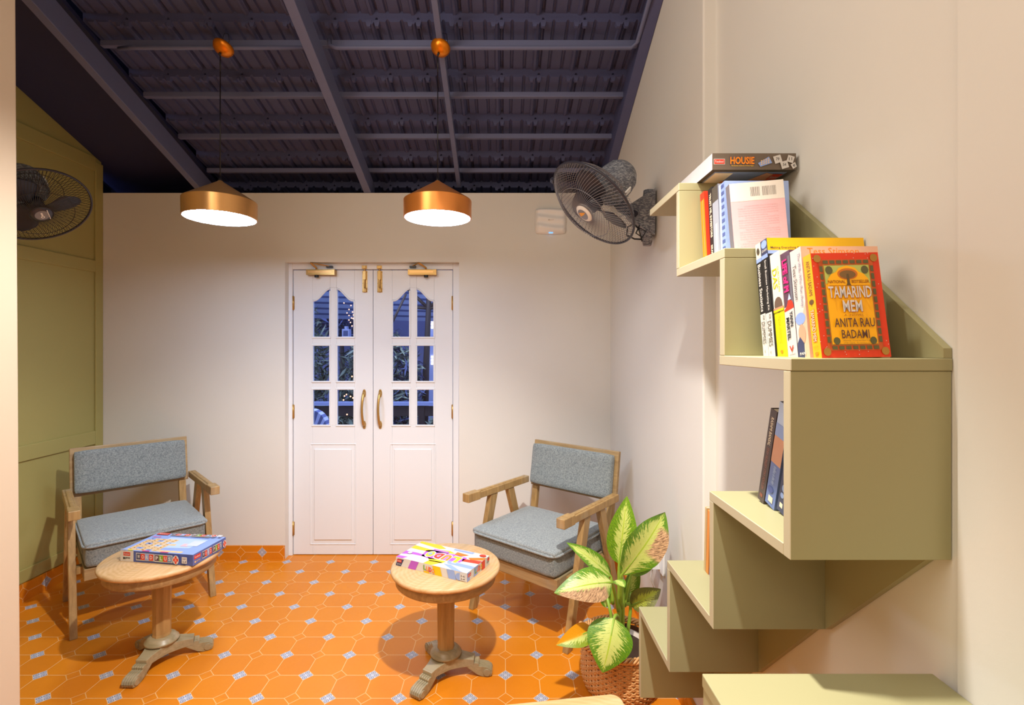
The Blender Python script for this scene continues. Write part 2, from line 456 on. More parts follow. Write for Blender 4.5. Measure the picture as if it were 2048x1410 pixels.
m.hexa([(XR - 0.05, 1.75, rzr(1.75, .03)), (XR - 0.001, 1.75, rzr(1.75)), (XR - 0.001, 3.6, rzr(3.6)), (XR - 0.05, 3.6, rzr(3.6, .03))],
       [(XR - 0.05, 1.75, rzr(1.75, .4)), (XR - 0.001, 1.75, rzr(1.75, .4)), (XR - 0.001, 3.6, rzr(3.6, .25)), (XR - 0.05, 3.6, rzr(3.6, .25))], SLATE)
struct(m, 'trim_4', 0.004, 'dark edge board along the top of the right wall', 'roof edge')
# purlins
PY = [3.225 + 0.31 - 0.31 * i for i in range(0, 7)]
for i, y in enumerate(PY):
    for x0, x1 in ((-2.088, XR - 0.05),):
        m = MB(); z = roof(2.735, y)
        m.box((x0, y - 0.014, z - 0.013), (x1, y + 0.014, z + 0.017), SLATE2)
        tag(struct(m, 'trim_%d' % (5 + i), 0.003), 'dark purlin under the roof tiles, %s' % ['nearest the back wall', 'second from the back wall', 'third from the back wall', 'fourth from the back wall, behind the conduit', 'fifth from the back wall', 'sixth from the back wall', 'seventh from the back wall'][i], 'purlin', 'purlins under the roof tiles')
# conduit
m = MB(); yc = 2.59; zc = 3.020
m.tube([(-0.90, yc, zc + 0.05), (-0.895, yc - 0.01, zc + 0.012), (-0.86, yc - .01, zc), (0.2, yc - .01, zc), (0.655, yc - .01, zc), (0.685, yc - .03, zc + .02), (0.69, 2.0, zc + 0.22), (0.69, 1.8, zc + 0.3)], 0.011, SLATE2, 10)
tag(m.build('conduit_pipe'), 'dark conduit running under the right half of the tiled roof', 'pipe')
m = MB()
m.tube([(-1.98, yc + 0.05, zc + 0.03), (-1.93, yc + 0.04, zc + .035), (-1.925, yc, zc + 0.01), (-1.98, yc - 0.01, zc - .004), (-1.9, yc - .01, zc), (-1.0, yc - .01, zc)], 0.010, SLATE2, 10)
tag(m.build('conduit_pipe'), 'dark conduit with a looped end beside the left rafter', 'pipe')

# ------------------------------------------------------------------ double door
YD = 3.560
def build_door():
    d = empty('door_1', ((DX0 + DX1) / 2, YD, 0), 0, 'white double door with arched glazing and brass fittings', 'door'); d['kind'] = 'structure'
    ox = -(DX0 + DX1) / 2
    def L(): mb = MB(); mb.M = Matrix.Translation((ox, -YD, 0)); return mb
    m = L()
    x0, x1 = -1.496, -0.358
    m.box((DX0, YD - 0.012, 0.0), (x0, YD + 0.07, DZ), WHITE); m.box((x1, YD - 0.012, 0), (DX1, YD + 0.07, DZ), WHITE)
    m.box((x0, YD - 0.012, 2.028), (x1, YD + 0.07, DZ), WHITE)
    m.build('door_frame', d, 0.003)
    for leaf in (0, 1):
        X0 = (-1.4925, -0.9255)[leaf]; LW = 0.564
        m = L(); y0, y1 = YD, YD + 0.035
        a, b, c, e = 0.135, 0.261, 0.307, 0.433
        def bx(u0, u1, z0, z1, ya=y0, yb=y1): m.box((X0 + u0, ya, z0), (X0 + u1, yb, z1), WHITE)
        bx(0, a, 0.004, 2.024); bx(e, LW, 0.004, 2.024); bx(b, c, 0.92, 1.9)
        bx(a, e, 0.004, 0.92)
        for z0, z1 in ((1.18, 1.231), (1.492, 1.545)): bx(a, b, z0, z1); bx(c, e, z0, z1)
        def arch(u):
            t = min(1, max(0, (u - 0.012) / 0.114)); return 1.812 + 0.085 * (t * t * (3 - 2 * t))
        N = 14
        us = [0.126 * i / N for i in range(N + 1)]
        for side in (0, 1):
            cur = [((X0 + a + u) if side == 0 else (X0 + e - u), arch(u)) for u in us]
            m.prism(cur + [(cur[-1][0], 2.0238), (cur[0][0], 2.0238)], 'y', y0, y1, WHITE)
            # moulding along the curve
            m.tube([(x, y0 - 0.001, z - 0.006) for x, z in cur], 0.006, WHITE, 6)
        bx(b, c, 1.9, 2.024)
        for u0, u1 in ((a, b), (c, e)):
            for z0, z1 in ((0.92, 1.18), (1.231, 1.492), (1.545, 1.812)):
                top = z1 if z1 < 1.8 else 1.812
                m.box((X0 + u0 - .006, y0 - 0.006, z0 - 0.006), (X0 + u1 + .006, y0 + 0.004, z0 + 0.006), WHITE)
                if z1 < 1.8: m.box((X0 + u0 - .006, y0 - 0.006, z1 - 0.006), (X0 + u1 + .006, y0 + 0.004, z1 + 0.006), WHITE)
                tt = 0.0 if z1 < 1.8 else 0
                lft = top if (u0 == a or z1 < 1.8) else 1.885
                rgt = top if (u0 == c or z1 < 1.8) else 1.885
                m.box((X0 + u0 - 0.006, y0 - 0.006, z0 + .006), (X0 + u0 + 0.006, y0 + 0.004, lft - .006), WHITE)
                m.box((X0 + u1 - 0.006, y0 - 0.006, z0 + .006), (X0 + u1 + 0.006, y0 + 0.004, rgt - .006), WHITE)
        # raised lower panel
        m.box((X0 + 0.118, y0 - 0.004, 0.075), (X0 + 0.446, y0 + 0.001, 0.080), WHITE)
        m.box((X0 + 0.118, y0 - 0.004, 0.785), (X0 + 0.446, y0 + 0.001, 0.790), WHITE)
        m.box((X0 + 0.118, y0 - 0.004, 0.080), (X0 + 0.123, y0 + 0.001, 0.785), WHITE)
        m.box((X0 + 0.441, y0 - 0.004, 0.080), (X0 + 0.446, y0 + 0.001, 0.785), WHITE)
        m.box((X0 + 0.150, y0 - 0.007, 0.110), (X0 + 0.414, y0 + 0.001, 0.752), WHITE)
        lf = m.build('door_leaf', d, 0.0025)
        for u0, u1, z0, z1 in [(u0, u1, z0, z1) for (u0, u1) in ((a, b), (c, e)) for (z0, z1) in ((0.92, 1.18), (1.231, 1.492), (1.545, 1.90))]:
            m = L(); m.box((X0 + u0 - 0.004, y0 + 0.016, z0 - 0.004), (X0 + u1 + 0.004, y0 + 0.019, z1), GLASS); m.build('pane', lf)
        # hinges
        hx = X0 + (0 if leaf == 0 else LW)
        for hz in (1.79, 1.02, 0.19):
            m = L(); m.tube([(hx, y0 - 0.006, hz - 0.05), (hx, y0 - 0.006, hz + 0.05)], 0.0055, BRASS, 8)
            m.box((hx - 0.008, y0 - 0.003, hz - 0.047), (hx + 0.008, y0 + 0.0, hz + 0.047), BRASS); m.build('hinge', lf)
        # tower bolt
        bxx = X0 + (0.508 if leaf == 0 else 0.047)
        m = L()
        m.box((bxx - 0.018, y0 - 0.003, 1.865), (bxx + 0.018, y0, 2.018), BRASS)
        m.box((bxx - 0.018, y0 - 0.016, 2.03), (bxx + 0.018, y0 - 0.012, 2.055), BRASS)
        m.box((bxx - 0.011, y0 - 0.024, 2.032), (bxx + 0.011, y0 - 0.012, 2.052), BRASS)
        m.box((bxx - 0.010, y0 - 0.018, 1.955), (bxx + 0.010, y0 - 0.002, 2.016), BRASS)
        m.box((bxx - 0.010, y0 - 0.016, 1.868), (bxx + 0.010, y0 - 0.002, 1.895), BRASS)
        m.tube([(bxx, y0 - 0.010, 1.87), (bxx, y0 - 0.010, 2.05)], 0.0065, BRASS, 10)
        m.box((bxx - 0.004, y0 - 0.012, 1.905), (bxx + 0.004, y0 - 0.005, 1.945), INK)
        m.tube([(bxx, y0 - 0.012, 1.90), (bxx + 0.008, y0 - 0.026, 1.895), (bxx + 0.014, y0 - 0.03, 1.893)], 0.0045, BRASS, 8)
        for sx in (-1, 1):
            for zz in (1.872, 1.93, 2.01): m.tube([(bxx + sx * 0.0145, y0 - 0.004, zz), (bxx + sx * 0.0145, y0 - 0.002, zz)], 0.0025, INK, 6)
        m.build('bolt', lf, 0.001)
        # closer
        cx = X0 + (0.205 if leaf == 0 else 0.352); s = 1 if leaf == 0 else 1
        m = L()
        m.box((cx - 0.098, y0 - 0.045, 1.985), (cx + 0.098, y0 - 0.002, 2.022), BRASS)
        m.box((cx + (0.086), y0 - 0.047, 1.984), (cx + 0.102, y0 - 0.001, 2.023), BRASS)
        m.box((cx - 0.085, y0 - 0.0455, 2.000), (cx + 0.08, y0 - 0.045, 2.012), BRASST)
        kx = cx + (-0.03 if leaf == 0 else 0.028)
        m.tube([(kx, y0 - 0.028, 1.985), (kx, y0 - 0.028, 1.968)], 0.015, INK, 12)
        ax = kx + (-0.03 if leaf == 0 else -0.045)
        m.tube([(kx, y0 - 0.03, 2.02), (kx, y0 - 0.035, 2.035), ((kx + ax) / 2, y0 - 0.05, 2.05), (ax, y0 - 0.065, 2.064)], 0.007, BRASS, 8, squash=0.6)
        ex = ax + (0.12 if leaf == 0 else -0.05)
        m.tube([(ax, y0 - 0.068, 2.066), (ex, y0 - 0.03, 2.047)], 0.006, BRASS, 8, squash=0.6)
        m.box((ex - 0.022, y0 - 0.035, 2.038), (ex + 0.022, y0 - 0.012, 2.05), BLACK)
        m.build('door_closer', lf, 0.0015)
        # handle
        hx = X0 + (0.503 if leaf == 0 else 0.05)
        m = L(); pts = []; rr = []
        for i in range(17):
            t = i / 16; z = 1.155 - 0.235 * t
            bow = math.sin(PI * t) ** 0.7
            pts.append((hx - 0.004 * bow, y0 - 0.008 - 0.038 * bow, z)); rr.append(0.0065 + 0.004 * abs(2 * t - 1) ** 2 + 0.002 * math.sin(PI * t))
        m.tube(pts, rr, BRASS, 10)
        for zc in (1.150, 0.925):
            sg = 1 if zc > 1 else -1
            m.hexa([(hx + a2 * 0.013, y0 - 0.001, zc + b2 * 0.028) for a2, b2 in ((-.6, -1), (.6, -1), (1, -.3), (1, .3), (.55, .9), (0, 1), (-.55, .9), (-1, .3), (-1, -.3))],
                   [(hx + a2 * 0.009, y0 - 0.008, zc + b2 * 0.024) for a2, b2 in ((-.6, -1), (.6, -1), (1, -.3), (1, .3), (.55, .9), (0, 1), (-.55, .9), (-1, .3), (-1, -.3))], BRASS)
        m.build('handle', lf)
build_door()

# ------------------------------------------------------------------ pendant lamps
DIFF = emis('lamp_diffuser', '#cfe2ff', LAMP_W); DIFF2 = emis('lamp_diffuser_dim', '#d8e6ff', LAMP_W * 0.55)
def pendant(px, name_label, MAT, canopy_px, DIFF):
    Y = 2.535; Z = 2.130
    X = (px - 1007) * Y / F
    t = empty('pendant_lamp', (X, Y, Z), 0, name_label, 'pendant lamp', 'pendant lamps over the side tables')
    m = MB()
    m.lathe([(0.165, 0.0), (0.170, 0.001)], MAT, 96); m.lathe([(0.170, 0.001), (0.171, 0.086)], MAT, 96); m.lathe([(0.171, 0.086), (0.169, 0.089)], MAT, 96)
    m.lathe([(0.169, 0.089), (0.014, 0.186)], MAT, 96); m.lathe([(0.014, 0.186), (0.011, 0.190), (0.0, 0.190)], MAT, 96)
    m.lathe([(0.165, 0.0), (0.166, 0.083), (0.01, 0.18), (0.0, 0.18)], WHITEP, 64)
    sh = m.build('lamp_shade', t, fix=False)
    m = MB(); m.lathe([(0.0, 0.004), (0.06, 0.005), (0.13, 0.008), (0.1645, 0.012)], DIFF, 64); m.build('diffuser', t, fix=False)
    m = MB(); m.lathe([(0.009, 0.188), (0.009, 0.2), (0.006, 0.203), (0.006, 0.215), (0.0, 0.215)], BLACK, 16)
    cz = EYE + 588 * Y / F - Z
    cxx = (canopy_px - 1007) * Y / F - X
    m.tube([(0, 0, 0.21), (0, 0, cz - 0.10)], 0.0026, BLACK, 6)
    m.tube([(0, 0, cz - 0.10), (0, 0, cz - 0.005)], 0.0028, BLACK, 6)
    m.tube([(cxx + 0.02, 0.0, cz + 0.02), (cxx + 0.045, -.01, cz + 0.05), (cxx + 0.04, -.01, cz + 0.085), (cxx + 0.015, 0, cz + 0.095), (cxx, 0.01, cz + 0.07), (cxx, .01, cz + 0.045)], 0.0015, BLACK, 6)
    m.build('cord', t)
    m = MB(); m.M = Matrix.Translation((cxx + 0.004, 0.0, cz + 0.012)) @ Matrix.Rotation(R(-20), 4, 'X') @ Matrix.Rotation(R(12), 4, 'Y')
    m.lathe([(0.0, -0.022), (0.02, -0.020), (0.042, -0.006), (0.050, 0.012), (0.050, 0.020), (0.0, 0.022)], ORANGE, 40)
    m.tube([(0, 0, -0.024), (0, 0, -0.036)], 0.006, BLACK, 8)
    m.build('canopy', t)
    # two fixing screws
    return t
pendant(440.5, 'brass coloured cone pendant lamp glowing over the word-game table', BRASST, 443, DIFF)
pendant(875.5, 'copper orange cone pendant lamp hanging in front of the double door', COPPER, 878, DIFF2)

# ------------------------------------------------------------------ wall fans
WRAP = G('crinkled_plastic_wrap')
_v = WRAP.coord('Object', (1, 1, 1)); _n = WRAP.noise(WRAP.coord('Object', (1, 1, 2.6)), 34, 5, 0.65, 2.2)
WRAP.col(WRAP.mix(WRAP.ss(_n, 0.42, 0.62), lin('#686d7c'), lin('#b4b8c0'))); WRAP.set(Roughness=0.2); WRAP.bump(_n, 0.9, 0.012)
WRAP = WRAP.m
def fan(loc, axis, twist, mount, label, badge, Rr=0.225, wire=LIT_WIRE):
    """axis: unit vector from motor to front"""
    ax = Vector(axis).normalized()
    t = empty('wall_fan', mount, 0, label, 'fan', 'wall fans')
    q = ax.to_track_quat('Z', 'Y').to_matrix().to_4x4()
    Mx = Matrix.Translation(Vector(loc) - Vector(mount)) @ q @ Matrix.Rotation(twist, 4, 'Z')
    def L(): mb = MB(); mb.M = Mx; return mb
    def grille(zc, sgn, r0, tw, n=84, wr=0.0012):
        m = L()
        for k in range(n):
            a = 2 * PI * k / n; pts = []
            for i in range(9):
                s = i / 8; r = r0 + (Rr - r0) * s
                z = sgn * zc * (1 - (s ** 3.2)) if s < 1 else 0
                aa = a + tw * (1 - s)
                pts.append((r * math.cos(aa), r * math.sin(aa), z))
            m.tube(pts, wr, wire, 4, caps=False)
        for rr, zz in ((r0 + 0.003, zc), (0.135, zc * 0.93)):
            m.tube([(rr * math.cos(2 * PI * k / 40), rr * math.sin(2 * PI * k / 40), sgn * zz) for k in range(40)], 0.0015, wire, 5, closed=True)
        return m
    grille(0.062, 1, 0.045, 0.5).build('front_grille', t, fix=False)
    grille(0.085, -1, 0.06, -0.5, 72, 0.0011).build('rear_grille', t, fix=False)
    m = L(); m.tube([(Rr * math.cos(2 * PI * k / 72), Rr * math.sin(2 * PI * k / 72), 0) for k in range(72)], 0.0055, PLAST, 8, closed=True)
    m.box((-0.012, Rr + 0.002, -0.008), (0.012, Rr + 0.02, 0.008), PLAST)
    m.build('guard_ring', t, fix=False)
    m = L(); m.lathe([(0, 0.070), (0.030, 0.069), (0.042, 0.064), (0.048, 0.058), (0.048, 0.052), (0, 0.052)], badge[0], 40)
    f = Face2(m, (-0.04, -0.04, 0.0695), (0.08, 0, 0), (0, 0.08, 0), 0.0004)
    f.disc(0.5, 0.5, 0.36, 0.36, badge[1], 24)
    if badge[2]: f.poly([(0.25, 0.62), (0.45, 0.78), (0.8, 0.35), (0.55, 0.42)], badge[2])
    else: f.disc(0.36, 0.5, 0.10, 0.10, WHITEP, 14); f.disc(0.36, 0.5, 0.05, 0.05, badge[1], 12); f.rect(0.45, 0.45, 0.72, 0.54, WHITEP); f.rect(0.12, 0.16, 0.88, 0.2, WHITEP)
    m.build('hub_badge', t)
    for b in range(3):
        m = L(); g = []
        for i in range(9):
            s = i / 8; r = 0.03 + 0.155 * s; row = []
            wd = 0.40 + 0.95 * math.sin(PI * min(1, 0.25 + s * 0.62))
            for j in range(7):
                u = j / 6 - 0.5; a = b * 2 * PI / 3 + u * wd + 0.35 * s
                rr = r * (1 - 0.25 * s * (2 * u) ** 2)
                row.append(m.v((rr * math.cos(a), rr * math.sin(a), -0.01 + 0.045 * u * (1 - 0.3 * s))))
            g.append(row)
        for i in range(8):
            for j in range(6): m.face([g[i][j], g[i + 1][j], g[i + 1][j + 1], g[i][j + 1]], PLAST, True)
        o = m.build('blade', t, fix=False); sd = o.modifiers.new('s', 'SOLIDIFY'); sd.thickness = 0.002
    m = L(); m.lathe([(0, 0.02), (0.032, 0.018), (0.036, -0.03), (0.0, -0.03)], PLAST, 24); m.build('blade_hub', t)
    m = L(); m.lathe([(0.0, -0.075), (0.070, -0.078), (0.086, -0.10), (0.088, -0.17), (0.080, -0.215), (0.06, -0.245), (0.0, -0.255)], WRAP, 24)
    m.box((0.0, -0.0895, -0.16), (0.03, -0.083, -0.12), WHITEP)
    m.build('motor_housing', t)
    return t, Mx
fa, Mx = fan((0.404, 2.27, 2.125), (-0.66, -0.22, -0.70), 0.6, (XR, 2.47, 2.1),
             'dark wall fan tilted down on the right wall above the armchair', (WHITEP, flat('#84848c', 0.3), flat('#f0a51c', 0.4)))
m = MB(); o0 = Vector((XR, 2.47, 2.1))
def rel(p): return Vector(p) - o0
m.tube([rel((0.485, 2.31, 2.20)), rel((0.535, 2.35, 2.155)), rel((0.56, 2.38, 2.145)), rel((0.60, 2.42, 2.13)), rel((0.66, 2.46, 2.13))], [0.02, 0.022, 0.026, 0.02, 0.018], PLAST, 12)
m.tube([rel((0.535, 2.33, 2.15)), rel((0.57, 2.40, 2.15))], 0.026, PLAST, 16)
m.build('neck', fa)
m = MB()
m.hexa([rel((0.60, 2.44, 2.165)), rel((0.735, 2.42, 2.25)), rel((0.735, 2.52, 2.25)), rel((0.61, 2.50, 2.165))],
       [rel((0.60, 2.44, 2.12)), rel((0.735, 2.43, 2.02)), rel((0.735, 2.52, 2.02)), rel((0.61, 2.50, 2.12))], WRAP)
m.tube([rel((0.72, 2.47, 2.25)), rel((0.715, 2.47, 2.15)), rel((0.71, 2.47, 2.05)), rel((0.708, 2.47, 1.98))], [0.03, 0.034, 0.036, 0.02], WRAP, 12)
m.build('wall_bracket', fa)
m = MB(); m.tube([rel((0.66, 2.43, 2.05)), rel((0.63, 2.42, 2.075)), rel((0.60, 2.42, 2.06)), rel((0.595, 2.42, 2.02)), rel((0.63, 2.41, 2.0)), rel((0.665, 2.42, 2.0))], 0.004, BLACK, 6)
m.tube([rel((0.66, 2.43, 2.07)), rel((0.64, 2.42, 2.03)), rel((0.67, 2.42, 2.01)), rel((0.69, 2.43, 2.04)), rel((0.65, 2.42, 2.06)), rel((0.67, 2.42, 1.99))], 0.0035, BLACK, 6)
m.build('cord', fa)
DW = flat('#3b3836', 0.5, 0.2)
fb, Mx2 = fan((-2.33, 2.50, 2.185), (0.60, -0.22, -0.74), 2.2, (XL, 2.12, 2.22), 'dark wall fan on the olive wall, partly hidden by the left wall end', (PLAST, flat('#8d8d94', 0.25), None), 0.225, DW)
o0 = Vector((XL, 2.12, 2.22))
m = MB(); m.tube([rel((-2.48, 2.55, 2.38)), rel((-2.56, 2.45, 2.30)), rel((-2.66, 2.3, 2.22)), rel((-2.74, 2.12, 2.2))], [0.02, 0.025, 0.022, 0.02], PLAST, 10)
m.hexa([rel((-2.79, 2.07, 2.32)), rel((-2.79, 2.17, 2.32)), rel((-2.72, 2.16, 2.25)), rel((-2.72, 2.08, 2.25))],
       [rel((-2.79, 2.07, 2.05)), rel((-2.79, 2.17, 2.05)), rel((-2.74, 2.16, 2.1)), rel((-2.74, 2.08, 2.1))], WRAP)
m.build('wall_bracket', fb)

# ------------------------------------------------------------------ access point on the back wall
t = empty('wireless_access_point', (0.328, YB, 2.353), 0, 'white square wireless access point on the cream wall beside the fan', 'access point')
m = MB(); g = []
N = 24
for side in (0,):
    rows = []
    for i in range(N + 1):
        row = []
        for j in range(N + 1):
            u = 2 * i / N - 1; v = 2 * j / N - 1
            bx_, bz_ = 0.108 * (1 - 0.05 * v * v), 0.092 * (1 - 0.09 * u * u)
            x = u * bx_; z = v * bz_
            edge = max(abs(u), abs(v)) ** 10
            y = -0.032 * (1 - edge) - 0.006 * math.sin(v * 9 + 1.2 * math.sin(u * 1.5 + 0.5)) * (1 - edge) - 0.004
            row.append(m.v((x, y, z)))
        rows.append(row)
    for i in range(N):
        for j in range(N): m.face([rows[i][j], rows[i + 1][j], rows[i + 1][j + 1], rows[i][j + 1]], WHITEP, True)
m.box((-0.10, -0.006, -0.082), (0.10, 0.0, 0.082), WHITEP)
m.build('housing', t)
m = MB(); m.box((-0.014, -0.026, -0.0865), (0.014, -0.012, -0.081), emis('status_light', '#6fb6ff', 1.2)); m.build('status_light', t)
m = MB(); f = Face2(m, (-0.02, -0.043, -0.004), (0.04, 0, 0), (0, 0, 0.01)); f.text('tp-link', 0.3, 0.1, 1, 0.9, flat('#b9b2aa')); f.disc(0.12, 0.5, 0.11, 0.45, flat('#b9b2aa')); m.build('logo', t)

# ------------------------------------------------------------------ armchairs
def soft_box(m, lo, hi, mat, rnd=0.02, dome=0.0, n=10):
    """rounded upholstered block"""
    x0, y0, z0 = lo; x1, y1, z1 = hi
    sx, sy, sz = (x1 - x0) / 2, (y1 - y0) / 2, (z1 - z0) / 2; c = Vector(((x0 + x1) / 2, (y0 + y1) / 2, (z0 + z1) / 2))
    bm = bmesh.new(); bmesh.ops.create_cube(bm, size=2); bmesh.ops.subdivide_edges(bm, edges=bm.edges[:], cuts=n, use_grid_fill=True)
    mp = {}
    for v in bm.verts:
        p = Vector((v.co.x * sx, v.co.y * sy, v.co.z * sz))
        q = Vector((max(-sx + rnd, min(sx - rnd, p.x)), max(-sy + rnd, min(sy - rnd, p.y)), max(-sz + min(rnd, sz * .9), min(sz - min(rnd, sz * .9), p.z))))
        d = p - q
        if d.length > 1e-9:
            k = max(abs(d.x), abs(d.y), abs(d.z)); d = d.normalized() * min(rnd, k if k > 0 else rnd)
        p = q + d
        if dome and v.co.z > 0: p.z += dome * (1 - v.co.x ** 2) * (1 - v.co.y ** 2) * v.co.z
        if dome and v.co.y < -0.99: pass
        mp[v] = m.v(c + p)
    for f in bm.faces: m.face([mp[v] for v in f.verts], mat, True)
    bm.free()

def rloop(x0, x1, y0, y1, r, z, n=6):
    pts = []
    for cx, cy, a0 in ((x1 - r, y0 + r, -90), (x1 - r, y1 - r, 0), (x0 + r, y1 - r, 90), (x0 + r, y0 + r, 180)):
        for k in range(n + 1):
            a = R(a0 + 90 * k / n); pts.append((cx + r * math.cos(a), cy + r * math.sin(a), z))
    return pts

def armchair(loc, rz, label):
    t = empty('armchair', loc, rz, label, 'armchair', 'grey upholstered armchairs')
    m = MB()
    m.box((-0.275, -0.285, 0.285), (0.275, -0.255, 0.345), OAKX); m.box((-0.275, 0.21, 0.285), (0.275, 0.24, 0.345), OAKX)
    m.box((-0.275, -0.255, 0.285), (-0.245, 0.21, 0.345), OAKG); m.box((0.245, -0.255, 0.285), (0.275, 0.21, 0.345), OAKG)
    m.box((-0.245, -0.255, 0.315), (0.245, 0.21, 0.335), OAKX)
    m.build('seat_frame', t, 0.003)
    m = MB()
    soft_box(m, (-0.272, -0.30, 0.345), (0.272, 0.215, 0.462), TWEED, 0.022)
    soft_box(m, (-0.276, -0.306, 0.448), (0.276, 0.218, 0.482), TWEED2, 0.016, dome=0.018)
    m.build('seat_cushion', t)
    m = MB(); m.tube([(p[0], p[1], p[2]) for p in rloop(-0.279, 0.279, -0.309, 0.215, 0.045, 0.458)], 0.0065, TWEED2, 8, closed=True); m.build('piping', t)
    # sides
    for s in (-1, 1):
        x = s * 0.315
        m = MB()
        m.box((x - 0.024, -0.315, 0.612), (x + 0.024, -0.215, 0.660), OAK)
        m.hexa([(x - 0.021, -0.215, 0.615), (x + 0.021, -0.215, 0.615), (x + 0.021, 0.245, 0.615), (x - 0.021, 0.245, 0.615)],
               [(x - 0.021, -0.215, 0.652), (x + 0.021, -0.215, 0.652), (x + 0.021, 0.245, 0.655), (x - 0.021, 0.245, 0.655)], OAK)
        m.hexa([(x - 0.012, -0.215, 0.652), (x + 0.012, -0.215, 0.652), (x + 0.012, 0.22, 0.652), (x - 0.012, 0.22, 0.652)],
               [(x - 0.008, -0.215, 0.659), (x + 0.008, -0.215, 0.659), (x + 0.008, 0.22, 0.659), (x - 0.008, 0.22, 0.659)], OAK)
        m.build('armrest', t, 0.004)
        for fy, ty, w0, w1 in ((-0.255, -0.085, 0.042, 0.060), (0.275, 0.07, 0.042, 0.055)):
            m = MB(); a, b = x - 0.016, x + 0.016
            m.hexa([(a, fy - w0 / 2, 0), (b, fy - w0 / 2, 0), (b, fy + w0 / 2, 0), (a, fy + w0 / 2, 0)],
                   [(a, ty - w1 / 2, 0.614), (b, ty - w1 / 2, 0.614), (b, ty + w1 / 2, 0.614), (a, ty + w1 / 2, 0.614)], OAK)
            m.build('leg', t, 0.003)
        for sy in (-0.20, 0.14): m = MB(); m.box((s * 0.272 if s > 0 else -0.300, sy, 0.300), (0.300 if s > 0 else -0.272, sy + 0.05, 0.335), OAK); m.build('side_spacer', t)
    B = Matrix.Translation((0, 0.222, 0.30)) @ Matrix.Rotation(R(-9), 4, 'X')
    m = MB(); m.M = B
    for s in (-1, 1): m.box((s * 0.2665 - 0.020, 0.0, 0.0), (s * 0.2665 + 0.020, 0.030, 0.30), OAK)
    m.box((-0.3, 0.0, 0.30), (0.3, 0.028, 0.585), OAKX)
    m.build('back_frame', t, 0.004)
    m = MB(); m.M = B; soft_box(m, (-0.282, -0.048, 0.315), (0.282, 0.001, 0.565), TWEED, 0.016); m.build('back_cushion', t)
    return t
armchair((-2.136, 2.947, 0), R(44), 'grey tweed armchair in the corner by the olive green wall')
armchair((0.232, 2.832, 0), R(-40), 'grey tweed armchair behind the potted plant, right of the double door')

# ------------------------------------------------------------------ side tables
def side_table(loc, rz, label, TOP=0.495):
    t = empty('side_table', loc, rz, label, 'side table', 'round wooden pedestal tables')
    m = MB(); m.lathe([(0, TOP), (0.236, TOP), (0.244, TOP - 0.004), (0.247, TOP - 0.012), (0.244, TOP - 0.020), (0.236, TOP - 0.024), (0, TOP - 0.024)], OAKT, 80); m.build('tabletop', t)
    m = MB(); m.lathe([(0.222, TOP - 0.024), (0.225, TOP - 0.03), (0.225, TOP - 0.064), (0.219, TOP - 0.070), (0.20, TOP - 0.070), (0.20, TOP - 0.024)], OAKX, 80); m.build('apron', t)
    m = MB()
    m.lathe([(0.0, TOP - 0.03), (0.042, TOP - 0.03), (0.038, 0.13), (0.042, 0.105), (0.0, 0.105)], OAK, 8, smooth=False)
    m.build('column', t, 0.002)
    m = MB(); m.lathe([(0, 0.118), (0.046, 0.118), (0.058, 0.112), (0.062, 0.103), (0.070, 0.098), (0.072, 0.090), (0.0, 0.088)], OAKG, 48); m.build('collar', t)
    for k in range(3):
        A = Matrix.Rotation(2 * PI * k / 3, 4, 'Z')
        m = MB(); m.M = A
        # arm plate, concave in plan, arched below
        N = 8
        def hw(r): return 0.026 + 0.045 * max(0, 1 - r / 0.13) ** 2
        def zt(r): return 0.092 - 0.018 * (r / 0.15)
        def zb(r): return 0.046 - 0.002 * math.sin(PI * r / 0.15) + 0.0 * r
        ring = []
        for i in range(N + 1):
            r = 0.130 * i / N
            ring.append([m.v((r, -hw(r), zb(r))), m.v((r, hw(r), zb(r))), m.v((r, hw(r), zt(r))), m.v((r, -hw(r), zt(r)))])
        m.face(ring[0][::-1], OAKG); m.face(ring[-1], OAKG)
        for p, q in zip(ring, ring[1:]):
            for j in range(4): m.face([p[j], p[(j + 1) % 4], q[(j + 1) % 4], q[j]], OAKG)
        leg = m.build('leg', t, 0.002)
        m = MB(); m.M = A
        # scrolled foot
        prof = [(0.095, 0.044), (0.115, 0.030), (0.145, 0.010), (0.168, 0.001), (0.193, 0.0), (0.208, 0.006), (0.213, 0.020), (0.208, 0.032), (0.192, 0.042), (0.170, 0.046), (0.152, 0.047), (0.153, 0.056), (0.148, 0.061), (0.131, 0.062), (0.128, 0.046)]
        for j in range(5):
            y0 = -0.027 + 0.0108 * j
            m.prism(prof, 'y', y0 + 0.0006, y0 + 0.0102, OAKG)
        m.tube([(0.189, -0.031, 0.021), (0.189, 0.031, 0.021)], 0.016, OAKG, 16)
        m.build('foot', leg, 0.0015)
    return t
side_table((-1.62, 2.376, 0), R(-92), 'oval-looking round oak pedestal table in front of the left armchair')
side_table((-0.262, 2.28, 0), R(-122), 'round oak pedestal table standing before the double door')
lt = empty('low_table', (0.115, 1.145, 0), R(8), 'corner of a wooden table top peeking in at the bottom edge before the basket', 'table')
m = MB(); pp = [(p[0], p[1]) for p in rloop(-0.25, 0.25, -0.25, 0.25, 0.03, 0)]
m.prism(pp, 'z', 0.472, 0.497, OAKT); m.build('tabletop', lt, 0.004, seg=3)
for sx in (-1, 1):
    for sy in (-1, 1):
        m = MB(); m.box((sx * 0.2 - 0.02, sy * 0.2 - 0.02, 0), (sx * 0.2 + 0.02, sy * 0.2 + 0.02, 0.472), OAK); m.build('leg', lt, 0.003)
for sy in (-1, 1):
    m = MB(); m.box((-0.18, sy * 0.2 - 0.01, 0.41), (0.18, sy * 0.2 + 0.01, 0.471), OAKX); m.build('apron', lt)

